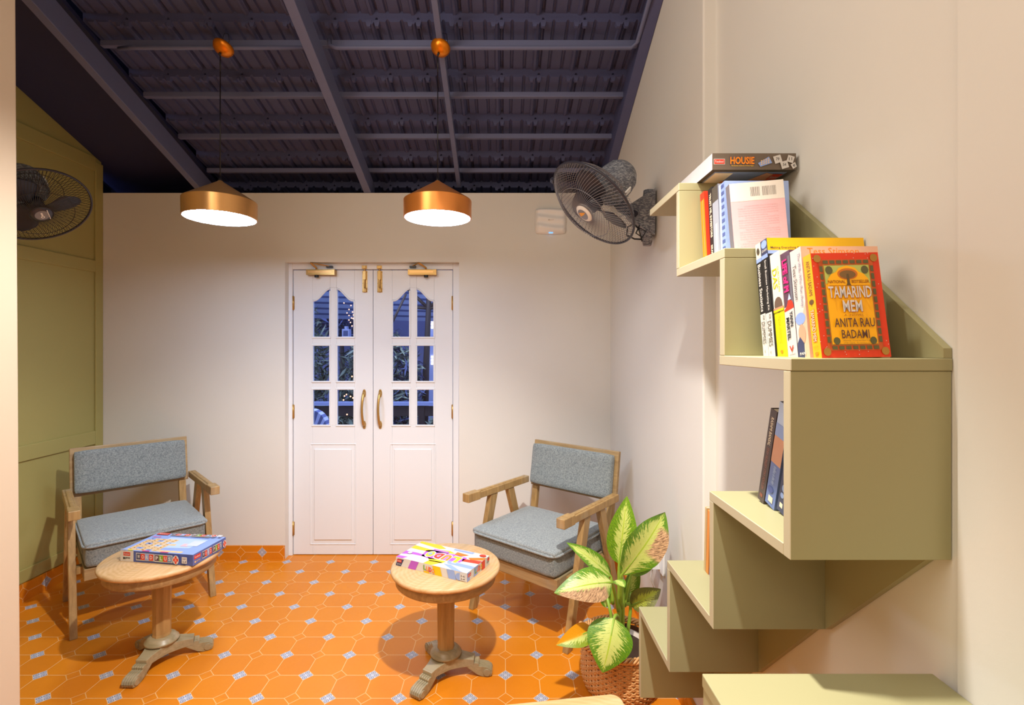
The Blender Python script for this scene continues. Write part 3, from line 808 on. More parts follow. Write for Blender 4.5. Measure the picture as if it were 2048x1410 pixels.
# ------------------------------------------------------------------ printed boxes and books
RED = flat('#d8361c', 0.4); WHT = flat('#d4cfcb', 0.4, 0, 0.01); BLU = flat('#4c5b9a', 0.4); LBLU = flat('#8fa6dc', 0.4); SKY = flat('#b9cdee', 0.4)
TAN = flat('#f0c486', 0.5); ORG = flat('#f58a0e', 0.4); YEL = flat('#f7bd0a', 0.4); LIME = flat('#dfd60a', 0.4); PUR = flat('#b556c4', 0.4); GRN = flat('#7ba32a', 0.45)
MAG = flat('#e8217e', 0.4); PLUM = flat('#5d3f52', 0.4); NAVY = flat('#3b4063', 0.4); DGRY = flat('#4d453d', 0.45); DORG = flat('#ea7410', 0.4); PAGE = flat('#e9dcc3', 0.8); PINK = flat('#e9b9be', 0.45); PEACH = flat('#e9b79a', 0.5)
def sides(m, w, d, h, e=0.0003):
    """the faces of a box centred on x,y with its bottom at 0: front, right, top"""
    return (Face2(m, (-w / 2, -d / 2, 0), (w, 0, 0), (0, 0, h), e), Face2(m, (w / 2, -d / 2, 0), (0, d, 0), (0, 0, h), e), Face2(m, (-w / 2, -d / 2, h), (w, 0, 0), (0, d, 0), e))
def maker(f, u0, v0, u1, v1):
    f.rect(u0, v0, u1, v1, RED); f.text('Funskool', u0 + (u1 - u0) * .1, v0 + (v1 - v0) * .25, u1 - (u1 - u0) * .1, v1 - (v1 - v0) * .2, WHT, 0.01)

# WORD PLUS on the left table
wp = empty('board_game_box', (-1.565, 2.385, 0.4955), R(-8.5), 'blue WORD PLUS board game box on the left pedestal table', 'board game')
w, d, h = 0.372, 0.212, 0.05
m = MB(); m.box((-w / 2, -d / 2, 0), (w / 2, d / 2, h), BLU)
fr, rt, tp = sides(m, w, d, h)
fr.rect(0, 0, 0.185, 1, flat('#d9cfc4', 0.45)); maker(fr, 0.045, 0.52, 0.14, 0.85); fr.text('games', 0.07, 0.2, 0.14, 0.4, INK, 0.01); fr.disc(0.055, 0.3, 0.012, 0.11, INK, 12)
def tiles(f, u, v0, v1, du, word, cols):
    for ch, c in zip(word, cols):
        f.rect(u, v0, u + du, v1, c); f.text(ch, u + du * .22, v0 + (v1 - v0) * .2, u + du * .8, v1 - (v1 - v0) * .18, WHT, 0.03); u += du
    return u
c1 = [NAVY, RED, LBLU, RED]; c2 = [PLUM, GRN, RED, flat('#6d86a8')]
fr.rect(0.225, 0.18, 0.475, 0.86, WHT); tiles(fr, 0.232, 0.26, 0.80, 0.059, 'WORD', c1)
fr.rect(0.485, 0.18, 0.735, 0.86, WHT); tiles(fr, 0.492, 0.26, 0.80, 0.059, 'PLUS', c2)
def plus(f, u, v, ru, rv):
    f.disc(u, v, ru * 1.25, rv * 1.25, WHT, 12); f.rect(u - ru, v - rv * .38, u + ru, v + rv * .38, RED); f.rect(u - ru * .38, v - rv, u + ru * .38, v + rv, RED)
    f.rect(u - ru * .5, v - rv * .1, u + ru * .5, v + rv * .1, flat('#f6a58a')); f.rect(u - ru * .1, v - rv * .5, u + ru * .1, v + rv * .5, flat('#f6a58a'))
plus(fr, 0.785, 0.5, 0.034, 0.33)
fr.rect(0.87, 0.25, 0.94, 0.82, WHT); fr.text('16+', 0.88, 0.58, 0.93, 0.75, NAVY, 0.01); fr.text('2-4', 0.88, 0.33, 0.93, 0.48, NAVY, 0.01)
rt.rect(0, 0, 1, 1, flat('#5f6fae', 0.4)); maker(rt, 0.03, 0.5, 0.22, 0.85); rt.disc(0.06, 0.27, 0.02, 0.1, TAN, 12); rt.text('games', 0.09, 0.18, 0.2, 0.34, TAN)
rt.rect(0.26, 0.2, 0.54, 0.85, WHT); tiles(rt, 0.265, 0.27, 0.79, 0.067, 'WORD', c1); rt.rect(0.56, 0.2, 0.84, 0.85, WHT); tiles(rt, 0.565, 0.27, 0.79, 0.067, 'PLUS', c2); plus(rt, 0.92, 0.5, 0.045, 0.3)
tp.rect(0, 0, 1, 1, LBLU); tp.poly([(0.28, 0.2), (0.8, 0.3), (0.85, 0.78), (0.3, 0.8)], SKY)
for j in range(8):
    for i in range(9):
        if (i + 2 * j) % 11 in (3, 9) or i > 6 - (j % 3) and j not in (0,): continue
        u = 0.06 + 0.085 * i; v = 0.04 + 0.082 * j
        if i > 4 and j in (2, 3, 6, 7): continue
        if i == 5 and j in (1, 5): continue
        tp.rect(u, v, u + 0.078, v + 0.074, TAN); tp.k -= 1
tp.k += 1
for j, wd in enumerate(('NYMPH', 'JOLTS', 'QUACK', 'BERET', 'VIXEN', 'FROWN', 'GLUED', 'TOPAZ')):
    for i, ch in enumerate(wd): tp.text(ch, 0.085 + 0.085 * i, 0.058 + 0.082 * j, 0.115 + 0.085 * i, 0.096 + 0.082 * j, INK, 0.01); tp.k -= 1
tp.k += 1
tp.rect(0.64, 0.36, 0.74, 0.50, PINK); tp.rect(0.70, 0.40, 0.86, 0.68, flat('#cdd2dc')); tp.rect(0.10, 0.0, 0.17, 0.035, LIME); tp.rect(0.3, 0.0, 0.4, 0.03, MAG); tp.rect(0.55, 0, 0.66, 0.03, MAG); tp.rect(0.0, 0.01, 0.08, 0.035, WHT)
tp.text('Crossword fun', 0.05, 0.72, 0.17, 0.80, MAG, 0.01)
maker(tp, 0.03, 0.88, 0.2, 0.985)
tp.rect(0.24, 0.86, 0.52, 0.985, WHT); tiles(tp, 0.247, 0.875, 0.97, 0.066, 'WORD', c1); tp.rect(0.54, 0.86, 0.82, 0.985, WHT); tiles(tp, 0.547, 0.875, 0.97, 0.066, 'PLUS', c2); plus(tp, 0.865, 0.92, 0.03, 0.05)
tp.rect(0.92, 0.88, 0.98, 0.97, WHT); tp.text('letters and words for everyone', 0.52, 0.79, 0.84, 0.83, TAN)
m.build('box_lid', wp)

# LUDO on the middle table
lu = empty('board_game_box', (-0.275, 2.268, 0.4955), R(-26.5), 'striped purple, yellow and white LUDO box on the table before the door', 'board game')
w, d, h = 0.372, 0.198, 0.038
m = MB(); m.box((-w / 2, -d / 2, 0), (w / 2, d / 2, h), WHT)
fr, rt, tp = sides(m, w, d, h)
fr.poly([(0.0, 0.1), (0.03, 0.85), (0.12, 0.85), (0.075, 0), (0.0, 0)], NAVY); maker(fr, 0.015, 0.45, 0.085, 0.8); fr.text('games', 0.02, 0.12, 0.075, 0.3, WHT)
fr.poly([(0.18, 0), (0.29, 0), (0.34, 1), (0.23, 1)], PUR)
fr.poly([(0.57, 0), (0.67, 0), (0.64, 1), (0.53, 1)], YEL); fr.poly([(0.42, 0.0), (0.50, 0.0), (0.48, 0.2), (0.41, 0.2)], YEL); fr.poly([(0.76, 0), (0.86, 0), (0.83, 1), (0.73, 1)], LBLU)
fr.disc(0.90, 0.45, 0.05, 0.4, LBLU, 16); fr.rect(0.91, 0.1, 0.985, 0.85, WHT); fr.text('3-6', 0.92, 0.5, 0.975, 0.72, INK, 0.01); fr.text('2-4', 0.92, 0.2, 0.975, 0.4, INK, 0.01)
for ch, c, u, v in (('L', GRN, 0.41, .32), ('U', ORG, 0.45, .25), ('D', RED, 0.49, .2), ('O', ORG, 0.53, .12)): fr.text(ch, u, v, u + 0.038, v + 0.55, c, 0.04)
rt.poly([(0, 0), (0.12, 0), (0.1, 1), (0, 1)], LBLU); maker(rt, 0.03, 0.45, 0.17, 0.8); rt.poly([(0.28, 0), (0.45, 0), (0.48, 1), (0.3, 1)], LBLU); rt.poly([(0.64, 0), (0.78, 0), (0.78, 1), (0.62, 1)], RED)
for ch, c, u in (('L', GRN, .32), ('U', ORG, .4), ('D', RED, .48), ('O', YEL, .56)): rt.text(ch, u, 0.25, u + 0.075, 0.85, c, 0.04)
rt.disc(0.93, 0.75, 0.05, 0.2, RED, 12); rt.text('4+', 0.84, 0.3, 0.95, 0.6, INK)
# top: four coloured striped corners
def strip(pts, c): tp.poly(pts, c); tp.k -= 1
strip([(.0, .90), (.0, 1), (.30, 1), (.42, .88), (.34, .80)], YEL); strip([(0, .56), (0, .74), (.30, .68), (.38, .74), (.42, .64), (.34, .56)], YEL)
strip([(.0, .20), (.0, .38), (.16, .40), (.33, .36), (.37, .30), (.12, .28)], PUR); strip([(.0, .0), (.1, 0), (.13, .12), (0, .1)], PUR)
strip([(.52, .99), (.80, .99), (.80, .89), (.52, .89)], LBLU); strip([(.36, .76), (.50, .82), (.60, .74), (.42, .64)], LIME); strip([(.60, .84), (.78, .80), (.70, .66), (.60, .70)], DORG)
strip([(.80, .68), (1, .86), (1, .70), (.86, .60)], DORG); strip([(.76, .58), (1, .66), (1, .50), (.78, .46)], RED)
strip([(.62, .36), (1, .34), (1, .20), (.66, .22)], LBLU); strip([(.62, .18), (.80, 0), (.94, 0), (.72, .2)], LBLU)
strip([(.42, .20), (.60, .22), (.52, 0.0), (.40, 0.0)], YEL); strip([(.36, .30), (.62, .30), (.60, .18), (.42, .16)], LIME); strip([(.22, .60), (.30, .70), (.52, .66), (.58, .70), (.80, .66), (.78, .38), (.62, .36), (.40, .24), (.26, .30)], PUR)
tp.k += 1
for ch, c, u in (('O', WHT, .27), ('D', WHT, .39), ('U', WHT, .51), ('L', WHT, .63)): tp.text(ch, u, 0.29, u + 0.12, 0.65, c, 0.12, flip=True); tp.k -= 1
tp.k += 1
for ch, c, u in (('O', LIME, .28), ('D', RED, .40), ('U', ORG, .52), ('L', LIME, .64)): tp.text(ch, u, 0.33, u + 0.10, 0.61, c, 0.06, flip=True)
tp.disc(0.33, 0.47, 0.025, 0.07, LBLU, 12)
tp.text('Teach me to play board games', 0.54, .915, 0.78, 0.965, WHT, 0.01, flip=True); tp.rect(0.30, 0.66, 0.52, 0.74, PUR); tp.text('the game and dice basics', 0.32, .675, 0.5, 0.725, WHT, 0.01, flip=True)
tp.disc(0.94, 0.90, 0.045, 0.06, RED, 14); tp.disc(0.09, 0.30, 0.03, 0.05, WHT, 12)
m.build('box_lid', lu)

# HOUSIE on the top step of the bookshelf
hz0 = 1.9575
ho = empty('board_game_box', (0.672, 1.553, hz0), 0, 'brown HOUSIE game box lying on the top step of the green bookshelf', 'board game')
w, d, h = 0.224, 0.42, 0.044
m = MB(); m.box((-w / 2, -d / 2, 0.0), (w / 2, d / 2, h), DGRY)
fr, rt, tp = sides(m, w, d, h)
fr.rect(0, 0, 1, 1, flat('#6b5d50', 0.45)); fr.rect(0.015, 0.32, 0.15, 0.66, WHT); maker(fr, 0.02, 0.35, 0.145, 0.63)
fr.text('HOUSIE', 0.205, 0.30, 0.505, 0.80, NAVY, 0.05); fr.text('HOUSIE', 0.21, 0.32, 0.50, 0.78, ORG, 0.035); fr.text('The Fun-Box Game for A Party Night!', 0.22, 0.18, 0.49, 0.27, YEL, 0.01)
fr.poly([(0.54, 0.38), (0.67, 0.78), (0.71, 0.40), (0.57, 0.16)], LBLU)
for i in range(4):
    for j in range(3): u = 0.575 + 0.028 * i; v = 0.28 + 0.11 * j + 0.035 * i; fr.rect(u, v, u + 0.016, v + 0.06, TAN); fr.k -= 1
fr.k += 1
for u, v, s2, tx, an in ((0.775, 0.62, .045, '79', .3), (0.855, 0.28, .043, '54', .3), (0.925, 0.62, .04, '11', -.3), (0.965, 0.22, .03, '40', .5)):
    k = h / w
    pts = [(u + s2 * (math.cos(an) * a - math.sin(an) * b), v + s2 / k * (math.sin(an) * a + math.cos(an) * b)) for a, b in ((-1, -1), (1, -1), (1, 1), (-1, 1))]
    fr.poly([(min(.998, a), b) for a, b in pts], WHT); fr.text(tx, u - s2 * .5, v - .08, u + s2 * .4, v + .1, INK)
lf = Face2(m, (-w / 2, d / 2, 0), (0, -d, 0), (0, 0, h)); lf.rect(0, 0, 1, 1, flat('#dedae0', 0.4)); lf.text('a game of luck', 0.35, 0.25, 0.5, 0.4, INK)
bt = Face2(m, (-w / 2, d / 2, 0), (w, 0, 0), (0, -d, 0))
bt.rect(0.06, 0.05, 0.94, 0.96, flat('#7d8fb4', 0.5)); bt.rect(0.08, 0.62, 0.3, 0.94, PAGE); bt.rect(0.28, 0.5, 0.5, 0.78, ORG); bt.poly([(0.45, 0.6), (0.7, 0.95), (0.92, 0.9), (0.6, 0.5)], flat('#d69a7c')); bt.rect(0.5, 0.45, 0.68, 0.8, DGRY); bt.rect(0.5, 0.35, 0.62, 0.45, GRN)
bt.rect(0.8, 0.82, 0.92, 0.93, RED); bt.text('Funskool', 0.81, 0.85, 0.91, 0.90, WHT)
m.build('box_lid', ho)

def book(name_label, loc, H, Wd, T, cover, lean=9.0, draw=None, group=None, cat='book', roll=0.0, yaw=0.0):
    """stands with its spine at x=0 facing left and its cover facing the room"""
    t = empty('book', loc, 0, name_label, cat, group)
    t.rotation_euler = (R(-lean), R(roll), R(yaw))
    m = MB(); c = 0.0016
    m.box((0, 0, 0), (Wd, c, H), cover); m.box((0, T - c, 0), (Wd, T, H), cover); m.box((0, c, 0), (c, T - c, H), cover)
    ff = Face2(m, (0, 0, 0), (Wd, 0, 0), (0, 0, H), 0.00022); sp = Face2(m, (0, T, 0), (0, -T, 0), (0, 0, H), 0.00022)
    if draw: draw(ff, sp)
    m.build('cover', t)
    m = MB(); m.box((c, c, 0.002), (Wd - 0.002, T - c, H - 0.002), PAGE); m.build('pages', t)
    return t
G5 = 'paperbacks on the wide open shelf step'
def d_stats(ff, sp):
    sp.rect(0, .86, 1, 1, PAGE); sp.rect(0, .83, 1, .865, LBLU); sp.rect(0, .37, 1, .83, INK); sp.rect(0, 0, 1, .37, WHT); sp.disc(.5, .93, .28, .03, DGRY, 12)
    sp.text('Business Statistics', .25, .39, .8, .81, WHT, 0.02, down=True); sp.text('FOR', .5, .315, .8, .355, DGRY, 0, down=True); sp.text('DUMMIES', .2, .11, .8, .30, DGRY, 0, down=True); sp.text('WILEY', .4, .03, .55, .06, DGRY, 0, down=True)
def d_smb(ff, sp):
    ff.rect(0, .93, 1, 1, YEL); ff.rect(0, .89, 1, .935, YEL); ff.rect(0, .862, 1, .892, LBLU); ff.rect(0, 0, 1, .862, INK)
    ff.text('Making Everything Easier!', .03, .90, .40, .925, DGRY, 0.01); ff.text('3rd Edition', .75, .867, .95, .886, WHT, 0.02)
    sp.rect(0, .87, 1, 1, NAVY); sp.disc(.5, .96, .45, .035, LBLU, 12); sp.text('CD-ROM', .1, .895, .9, .915, WHT, 0.02); sp.rect(0, .835, 1, .87, LBLU); sp.rect(0, .37, 1, .835, INK); sp.rect(0, 0, 1, .37, WHT)
    sp.text('Small Business Marketing Kit', .35, .39, .72, .82, WHT, 0.01, down=True); sp.text('FOR', .5, .315, .8, .355, DGRY, 0, down=True); sp.text('DUMMIES', .2, .09, .8, .30, DGRY, 0, down=True); sp.text('WILEY', .3, .03, .5, .05, DGRY)
def d_das(ff, sp):
    sp.rect(0, .47, 1, 1, flat('#e8e0d2')); sp.rect(0, 0, 1, .47, LIME); sp.text('GURCHARAN', .62, .62, .8, .86, LIME, 0, down=True); sp.text('DAS', .12, .66, .58, .85, LIME, 0.01, down=True)
    sp.disc(.5, .50, .4, .075, flat('#6b564a'), 12); sp.rect(.0, .44, 1, .475, flat('#c98d6a')); sp.rect(0, .435, 1, .455, LIME); sp.text('INDIA UNBOUND', .35, .13, .6, .40, YEL, 0, down=True); sp.disc(.5, .06, .14, .015, ORG, 10)
def d_pi(ff, sp):
    sp.rect(0, .48, 1, 1, PLUM); sp.rect(.75, .48, 1, .95, flat('#6d6a74')); sp.rect(0, 0, 1, .48, WHT); sp.poly([(.0, .46), (.3, .49), (.5, .55), (.9, .52), (1, .48), (1, .455), (0, .44)], RED); sp.poly([(.45, .54), (.65, .60), (.8, .54)], SKY)
    sp.text('LIFE of PI', .15, .62, .68, .93, MAG, 0.05, down=True); sp.text('YANN', .55, .29, .85, .43, INK, 0.03, down=True); sp.text('MARTEL', .15, .17, .48, .38, INK, 0.03, down=True); sp.text('V', .25, .06, .7, .115, RED, 0.03); sp.text('CANONGATE', .2, .025, .85, .04, INK)
def d_wife(ff, sp):
    ff.rect(0, 0, 1, 1, PEACH); ff.text('Tess Stimson', .08, .925, .75, .985, ORG, 0)
    sp.rect(0, 0, 1, 1, flat('#d9d0cc')); sp.poly([(.6, 0), (1, 0), (1, .5), (.7, .4)], PEACH); sp.disc(.45, .36, .45, .055, LBLU, 14); sp.disc(.5, .22, .32, .09, flat('#cf9d7f'), 12); sp.poly([(.0, 0), (.55, 0), (.6, .14), (.3, .2), (.05, .15)], NAVY)
    sp.text('The Wife Who Ran Away', .6, .46, .9, .95, flat('#9c90a0'), 0, down=True); sp.text('Tess Stimson', .18, .54, .48, .86, DGRY, 0, down=True); sp.text('PAN', .2, .035, .7, .06, WHT, 0.03)
def d_tam(ff, sp):
    rd = flat('#dc3a12', 0.4); gd = flat('#fbb202', 0.4); dg = flat('#5c5a34', 0.5); lg = flat('#b7bf5e', 0.45)
    ff.rect(0, 0, 1, 1, rd)
    for k in range(90):
        a = random.random(); b = random.random()
        if min(a, 1 - a) < .1 or min(b, 1 - b) < .07: ff.disc(a, b, .006, .004, WHT, 6); ff.k -= 1
    ff.k += 1
    ff.rect(.095, .065, .905, .935, flat('#c4551d')); ff.rect(.155, .115, .845, .885, flat('#b07a2c')); ff.rect(.17, .125, .83, .875, gd); ff.rect(.17, .70, .83, .875, lg)
    for i in range(7): ff.rect(.16 + .10 * i, .075, .235 + .10 * i, .107, dg); ff.k -= 1; ff.rect(.16 + .10 * i, .893, .235 + .10 * i, .925, dg); ff.k -= 1
    for i in range(10): ff.rect(.103, .14 + .075 * i, .147, .195 + .075 * i, dg); ff.k -= 1; ff.rect(.853, .14 + .075 * i, .897, .195 + .075 * i, dg); ff.k -= 1
    ff.k += 1
    for a, b in ((.08, .055), (.92, .055), (.08, .945), (.92, .945)): ff.disc(a, b, .055, .038, flat('#a8792c'), 14); ff.k -= 1
    ff.k += 1
    for a, b in ((.235, .83), (.765, .83)): ff.disc(a, b, .055, .04, dg, 10); ff.k -= 1
    for a, b in ((.235, .155), (.765, .155)): ff.disc(a, b, .05, .035, dg, 10); ff.k -= 1
    ff.k += 1
    ff.poly([(.19, .68), (.20, .74), (.26, .79), (.33, .81), (.38, .85), (.5, .872), (.62, .85), (.67, .81), (.74, .79), (.80, .74), (.81, .68)], gd)
    ff.disc(.5, .79, .15, .055, flat('#c76d1c'), 18); ff.disc(.5, .785, .12, .04, flat('#7a5a2e'), 16); ff.poly([(.485, .79), (.515, .79), (.52, .70), (.535, .68), (.465, .68), (.48, .70)], flat('#5c4a2a'))
    ff.text('NATIONAL', .20, .70, .455, .73, flat('#7a3d0e'), 0.01); ff.text('BESTSELLER', .545, .70, .80, .73, flat('#7a3d0e'), 0.01)
    ff.text('TAMARIND', .190, .555, .820, .668, flat('#a83a12'), 0.02); ff.text('TAMARIND', .185, .56, .815, .67, WHT, 0.015)
    ff.text('MEM', .375, .42, .655, .533, flat('#a83a12'), 0.02); ff.text('MEM', .37, .425, .65, .535, WHT, 0.015)
    ff.text('A  NOVEL', .37, .385, .66, .403, flat('#9a5a12'), 0); ff.text('ANITA RAU', .215, .28, .80, .365, flat('#5b3a2e'), 0.01); ff.text('BADAMI', .30, .175, .70, .255, flat('#5b3a2e'), 0.01)
    ff.text('absorbing ... a very fine novel in gallant', .31, .146, .75, .16, dg); ff.text('wholly engaging   The Vancouver Courier', .31, .125, .75, .138, dg)
    sp.rect(0, 0, 1, 1, gd); sp.text('ANITA RAU BADAMI', .3, .60, .75, .94, flat('#5b3a2e'), 0, down=True); sp.disc(.5, .54, .3, .025, flat('#6b4a22'), 12); sp.rect(.47, .50, .53, .54, flat('#5c4a2a'))
    sp.text('TAMARIND MEM', .22, .16, .72, .47, flat('#d2602c'), 0.02, down=True); sp.text('TAMARIND MEM', .27, .165, .68, .465, PAGE, 0.0, down=True); sp.disc(.5, .05, .22, .015, ORG, 10); sp.text('PENGUIN', .25, .10, .8, .12, ORG)
Z5 = 1.4632
book('white and black business statistics guide, leftmost spine on the wide shelf', (0.577, 1.088, Z5), 0.258, 0.200, 0.022, INK, 8.5, d_stats, G5)
book('black marketing guide with a yellow band across its cover, second from left', (0.577, 1.060, Z5), 0.262, 0.212, 0.026, INK, 8.5, d_smb, G5)
book('cream book with a lime green lower spine reading DAS', (0.580, 1.020, Z5), 0.226, 0.135, 0.038, flat('#e8e0d2'), 8.5, d_das, G5)
book('plum and white paperback spine lettered LIFE of PI', (0.580, 0.985, Z5), 0.220, 0.130, 0.033, PLUM, 8.5, d_pi, G5)
book('pale pink paperback behind the red and yellow novel', (0.580, 0.946, Z5), 0.219, 0.150, 0.037, PEACH, 8.5, d_wife, G5)
book('red and yellow TAMARIND MEM paperback showing its front cover', (0.580, 0.912, Z5), 0.198, 0.126, 0.024, YEL, 8.5, d_tam, G5, roll=-1.0)

G6 = 'books on the upper shelf step'
def d_or(ff, sp): sp.rect(0, .9, 1, 1, RED); sp.rect(.55, 0, .6, .9, flat('#f7c9a0')); ff.rect(0, 0, 1, 1, RED)
def d_trust(ff, sp): sp.text('TRUST ME, INVESTORS', .2, .35, .75, .93, PAGE, 0.03, down=True); sp.text('ISRAMOV', .25, .05, .7, .25, PAGE, 0.02, down=True)
def d_white(ff, sp): sp.rect(0, .0, 1, .8, flat('#a4a8b6')); sp.rect(0, .8, 1, 1, DGRY); sp.rect(.4, .1, .8, .5, flat('#c9c6c8')); sp.rect(0, .06, 1, .12, NAVY)
def d_check(ff, sp):
    sp.rect(0, 0, 1, 1, LBLU); sp.rect(0, 0, .35, 1, SKY)
    for k in range(11): sp.rect(.38, .03 + .09 * k, .85, .075 + .09 * k, BLU); sp.k -= 1
    sp.k += 1
    ff.rect(0, 0, 1, 1, flat('#9db4e6')); ff.text('BLUE BOOK', .35, .82, .9, .94, YEL, 0.03)
def d_pink(ff, sp):
    sp.rect(0, 0, 1, 1, flat('#77717a')); ff.rect(0, 0, 1, .74, PINK); ff.rect(0, .74, 1, 1, flat('#e9e1d8'))
    bc = flat('#6a5f58'); u = .38; random.seed(3)
    while u < .86:
        wv = random.choice((.006, .009, .014))
        if not .55 < u < .585: ff.rect(u, .80, u + wv * .7, .93, bc); ff.k -= 1
        u += wv + random.choice((.006, .010))
    ff.k += 1
    words_ = 'the story of a family and its long journey home told with warmth and wit'.split()
    for r_ in range(20):
        random.shuffle(words_); ff.text(' '.join(words_[:9]), .12 + (.0 if r_ % 5 else .12), .66 - .033 * r_, .86 - (.2 if r_ % 5 == 4 else 0), .675 - .033 * r_, flat('#d99a9c')); ff.k -= 1
    ff.k += 1
Z6 = 1.7102
book('orange book with a red top at the left end of the upper step', (0.565, 1.388, Z6), 0.214, 0.14, 0.026, ORG, 7, d_or, G6)
book('black book lettered TRUST ME on the upper step', (0.572, 1.355, Z6), 0.214, 0.14, 0.026, INK, 6.0, d_trust, G6)
book('grey and white spine between the black and the blue checked books', (0.570, 1.316, Z6), 0.208, 0.14, 0.036, flat('#8a8a96'), 5, d_white, G6)
book('tall blue book with a checked spine on the upper step', (0.571, 1.280, Z6), 0.202, 0.165, 0.034, LBLU, 4, d_check, G6)
book('pink and cream book showing its barcode back cover', (0.571, 1.236, Z6), 0.178, 0.128, 0.026, PINK, 3, d_pink, G6, roll=-3.5, yaw=-6)

G3 = 'books leaning behind the large green box front'
def d_rash(ff, sp): sp.text('RASHMI BANSAL', .3, .62, .7, .92, PAGE, 0.01, down=True); sp.text('STAY HUNGRY STAY FOOLISH', .3, .14, .7, .60, flat('#a06a5c'), 0.01, down=True); sp.rect(.3, .05, .7, .09, flat('#8a5040'))
def d_blue(ff, sp): sp.rect(0, .8, 1, 1, SKY); sp.rect(0, .42, 1, .68, flat('#d09a7c')); sp.rect(0, .68, 1, .8, LBLU); sp.rect(.3, .04, .75, .10, PAGE); sp.text('fireflies in the sky', .3, .22, .7, .40, SKY, 0, down=True); sp.disc(.4, .16, .3, .03, BLU, 10)
def d_mitra(ff, sp): sp.text('MITRA', .3, .42, .7, .58, SKY, 0.01, down=True); sp.rect(.25, .05, .6, .10, PAGE); sp.disc(.5, .26, .25, .04, LBLU, 10); sp.disc(.4, .18, .2, .03, LBLU, 10); sp.rect(0, .75, 1, .9, DORG)
Z3 = 1.1285
book('dark brown book, farthest of the three leaning behind the big green box front', (0.586, 1.130, Z3), 0.222, 0.14, 0.026, flat('#564a48'), -15, d_rash, G3)
book('blue and peach book leaning beside the dark brown one', (0.586, 1.086, Z3), 0.238, 0.14, 0.038, flat('#6d7fb6'), -15, d_blue, G3)
book('navy book lettered MITRA, half hidden by the green box front', (0.586, 1.044, Z3), 0.215, 0.13, 0.032, NAVY, -15, d_mitra, G3)
G2 = 'thin books on the second lowest step'
book('thin cream book at the edge of the second lowest green step', (0.594, 1.474, 0.8213), 0.190, 0.12, 0.012, flat('#c9ac7c'), -3, None, G2)
book('thin orange book next to the cream one on the low step', (0.594, 1.455, 0.8213), 0.187, 0.12, 0.016, flat('#e08c3c'), -4, None, G2)
book('blue book mostly hidden behind the green step front', (0.594, 1.425, 0.8213), 0.150, 0.12, 0.024, flat('#3c4f94'), -8, None, G2)

# ------------------------------------------------------------------ zigzag bookshelf on the right wall
XO = 0.507; TH = 0.022
bs = empty('wall_bookshelf', (XS, 1.3, 0.18), 0, 'sage green zigzag staircase bookshelf fixed to the right wall', 'bookshelf')
def Ls(): mb = MB(); mb.M = Matrix.Translation((-XS, -1.3, -0.18)); return mb
def board(name, lo, hi, edge_x=True):
    m = Ls(); x0, y0, z0 = lo; x1, y1, z1 = hi
    v = [m.v(p) for p in [(x0, y0, z0), (x1, y0, z0), (x1, y1, z0), (x0, y1, z0), (x0, y0, z1), (x1, y0, z1), (x1, y1, z1), (x0, y1, z1)]]
    for k, f in enumerate([(0, 3, 2, 1), (4, 5, 6, 7), (0, 1, 5, 4), (1, 2, 6, 5), (2, 3, 7, 6), (3, 0, 4, 7)]):
        m.face([v[i] for i in f], EDGE if k == 5 else SHELF)
    return m.build(name, bs, 0.0012, seg=1)
XE = XS - 0.001
risers = [(1.854, 0.182, 0.4875), (1.531, 0.4875, 0.799), (1.212, 0.799, 1.106), (0.886, 1.106, 1.441)]
for y, z0, z1 in risers[:3]: board('upright_board', (XO, y, z0), (XE, y + TH, z1))
board('upright_board', (XO, 0.886, 1.106), (XE, 0.908, 1.4405))
tb = [(1.531, 1.876, 0.4875), (1.212, 1.553, 0.799), (0.908, 1.234, 1.106)]
for y0, y1, z in tb: board('shelf_board', (XO, y0 + (TH if y0 != 0.908 else 0.0003), z), (XE, y1, z + TH))
board('shelf_board', (XO, 0.884, 1.441), (XE, 1.177, 1.463))
board('upright_board', (XO, 1.151, 1.4632), (XE, 1.175, 1.6878))
board('shelf_board', (XO, 1.151, 1.688), (XE, 1.468, 1.710))
board('upright_board', (XO, 1.449, 1.7102), (XE, 1.470, 1.9348))
board('shelf_board', (XO, 1.449, 1.935), (XE, 1.736, 1.957))
def filler(pts):
    m = Ls(); m.prism(pts, 'x', XS - 0.016, XS - 0.0012, SHELF); m.build('backing_panel', bs)
e = 0.0003
filler([(0.9085, 1.1055), (1.2115, 1.1055), (1.2115, 0.80)])
filler([(1.2345, 0.7985), (1.5305, 0.7985), (1.5305, 0.49)])
filler([(1.5535, 0.487), (1.8535, 0.487), (1.8535, 0.19)])
filler([(0.886, 1.4635), (0.886, 1.481), (1.1505, 1.705), (1.1505, 1.4635)])
filler([(1.155, 1.7105), (1.155, 1.716), (1.4485, 1.952), (1.4485, 1.7105)])

# low counter at the bottom right
ct = empty('counter', (0.58, 0.6, 0), 0, 'low sage green counter top at the bottom right corner', 'counter')
m = MB(); m.box((0.363 - 0.58, -0.25, 0.862), (XS - 0.009 - 0.58, 0.317, 0.886), SHELF); m.build('counter_top', ct, 0.002)
m = MB(); m.box((0.365 - 0.58, -0.25, 0), (0.385 - 0.58, 0.315, 0.862), SHELF); m.build('side_panel', ct)
m = MB(); m.box((0.385 - 0.58, 0.295, 0), (XS - 0.01 - 0.58, 0.315, 0.862), SHELF); m.build('end_panel', ct)

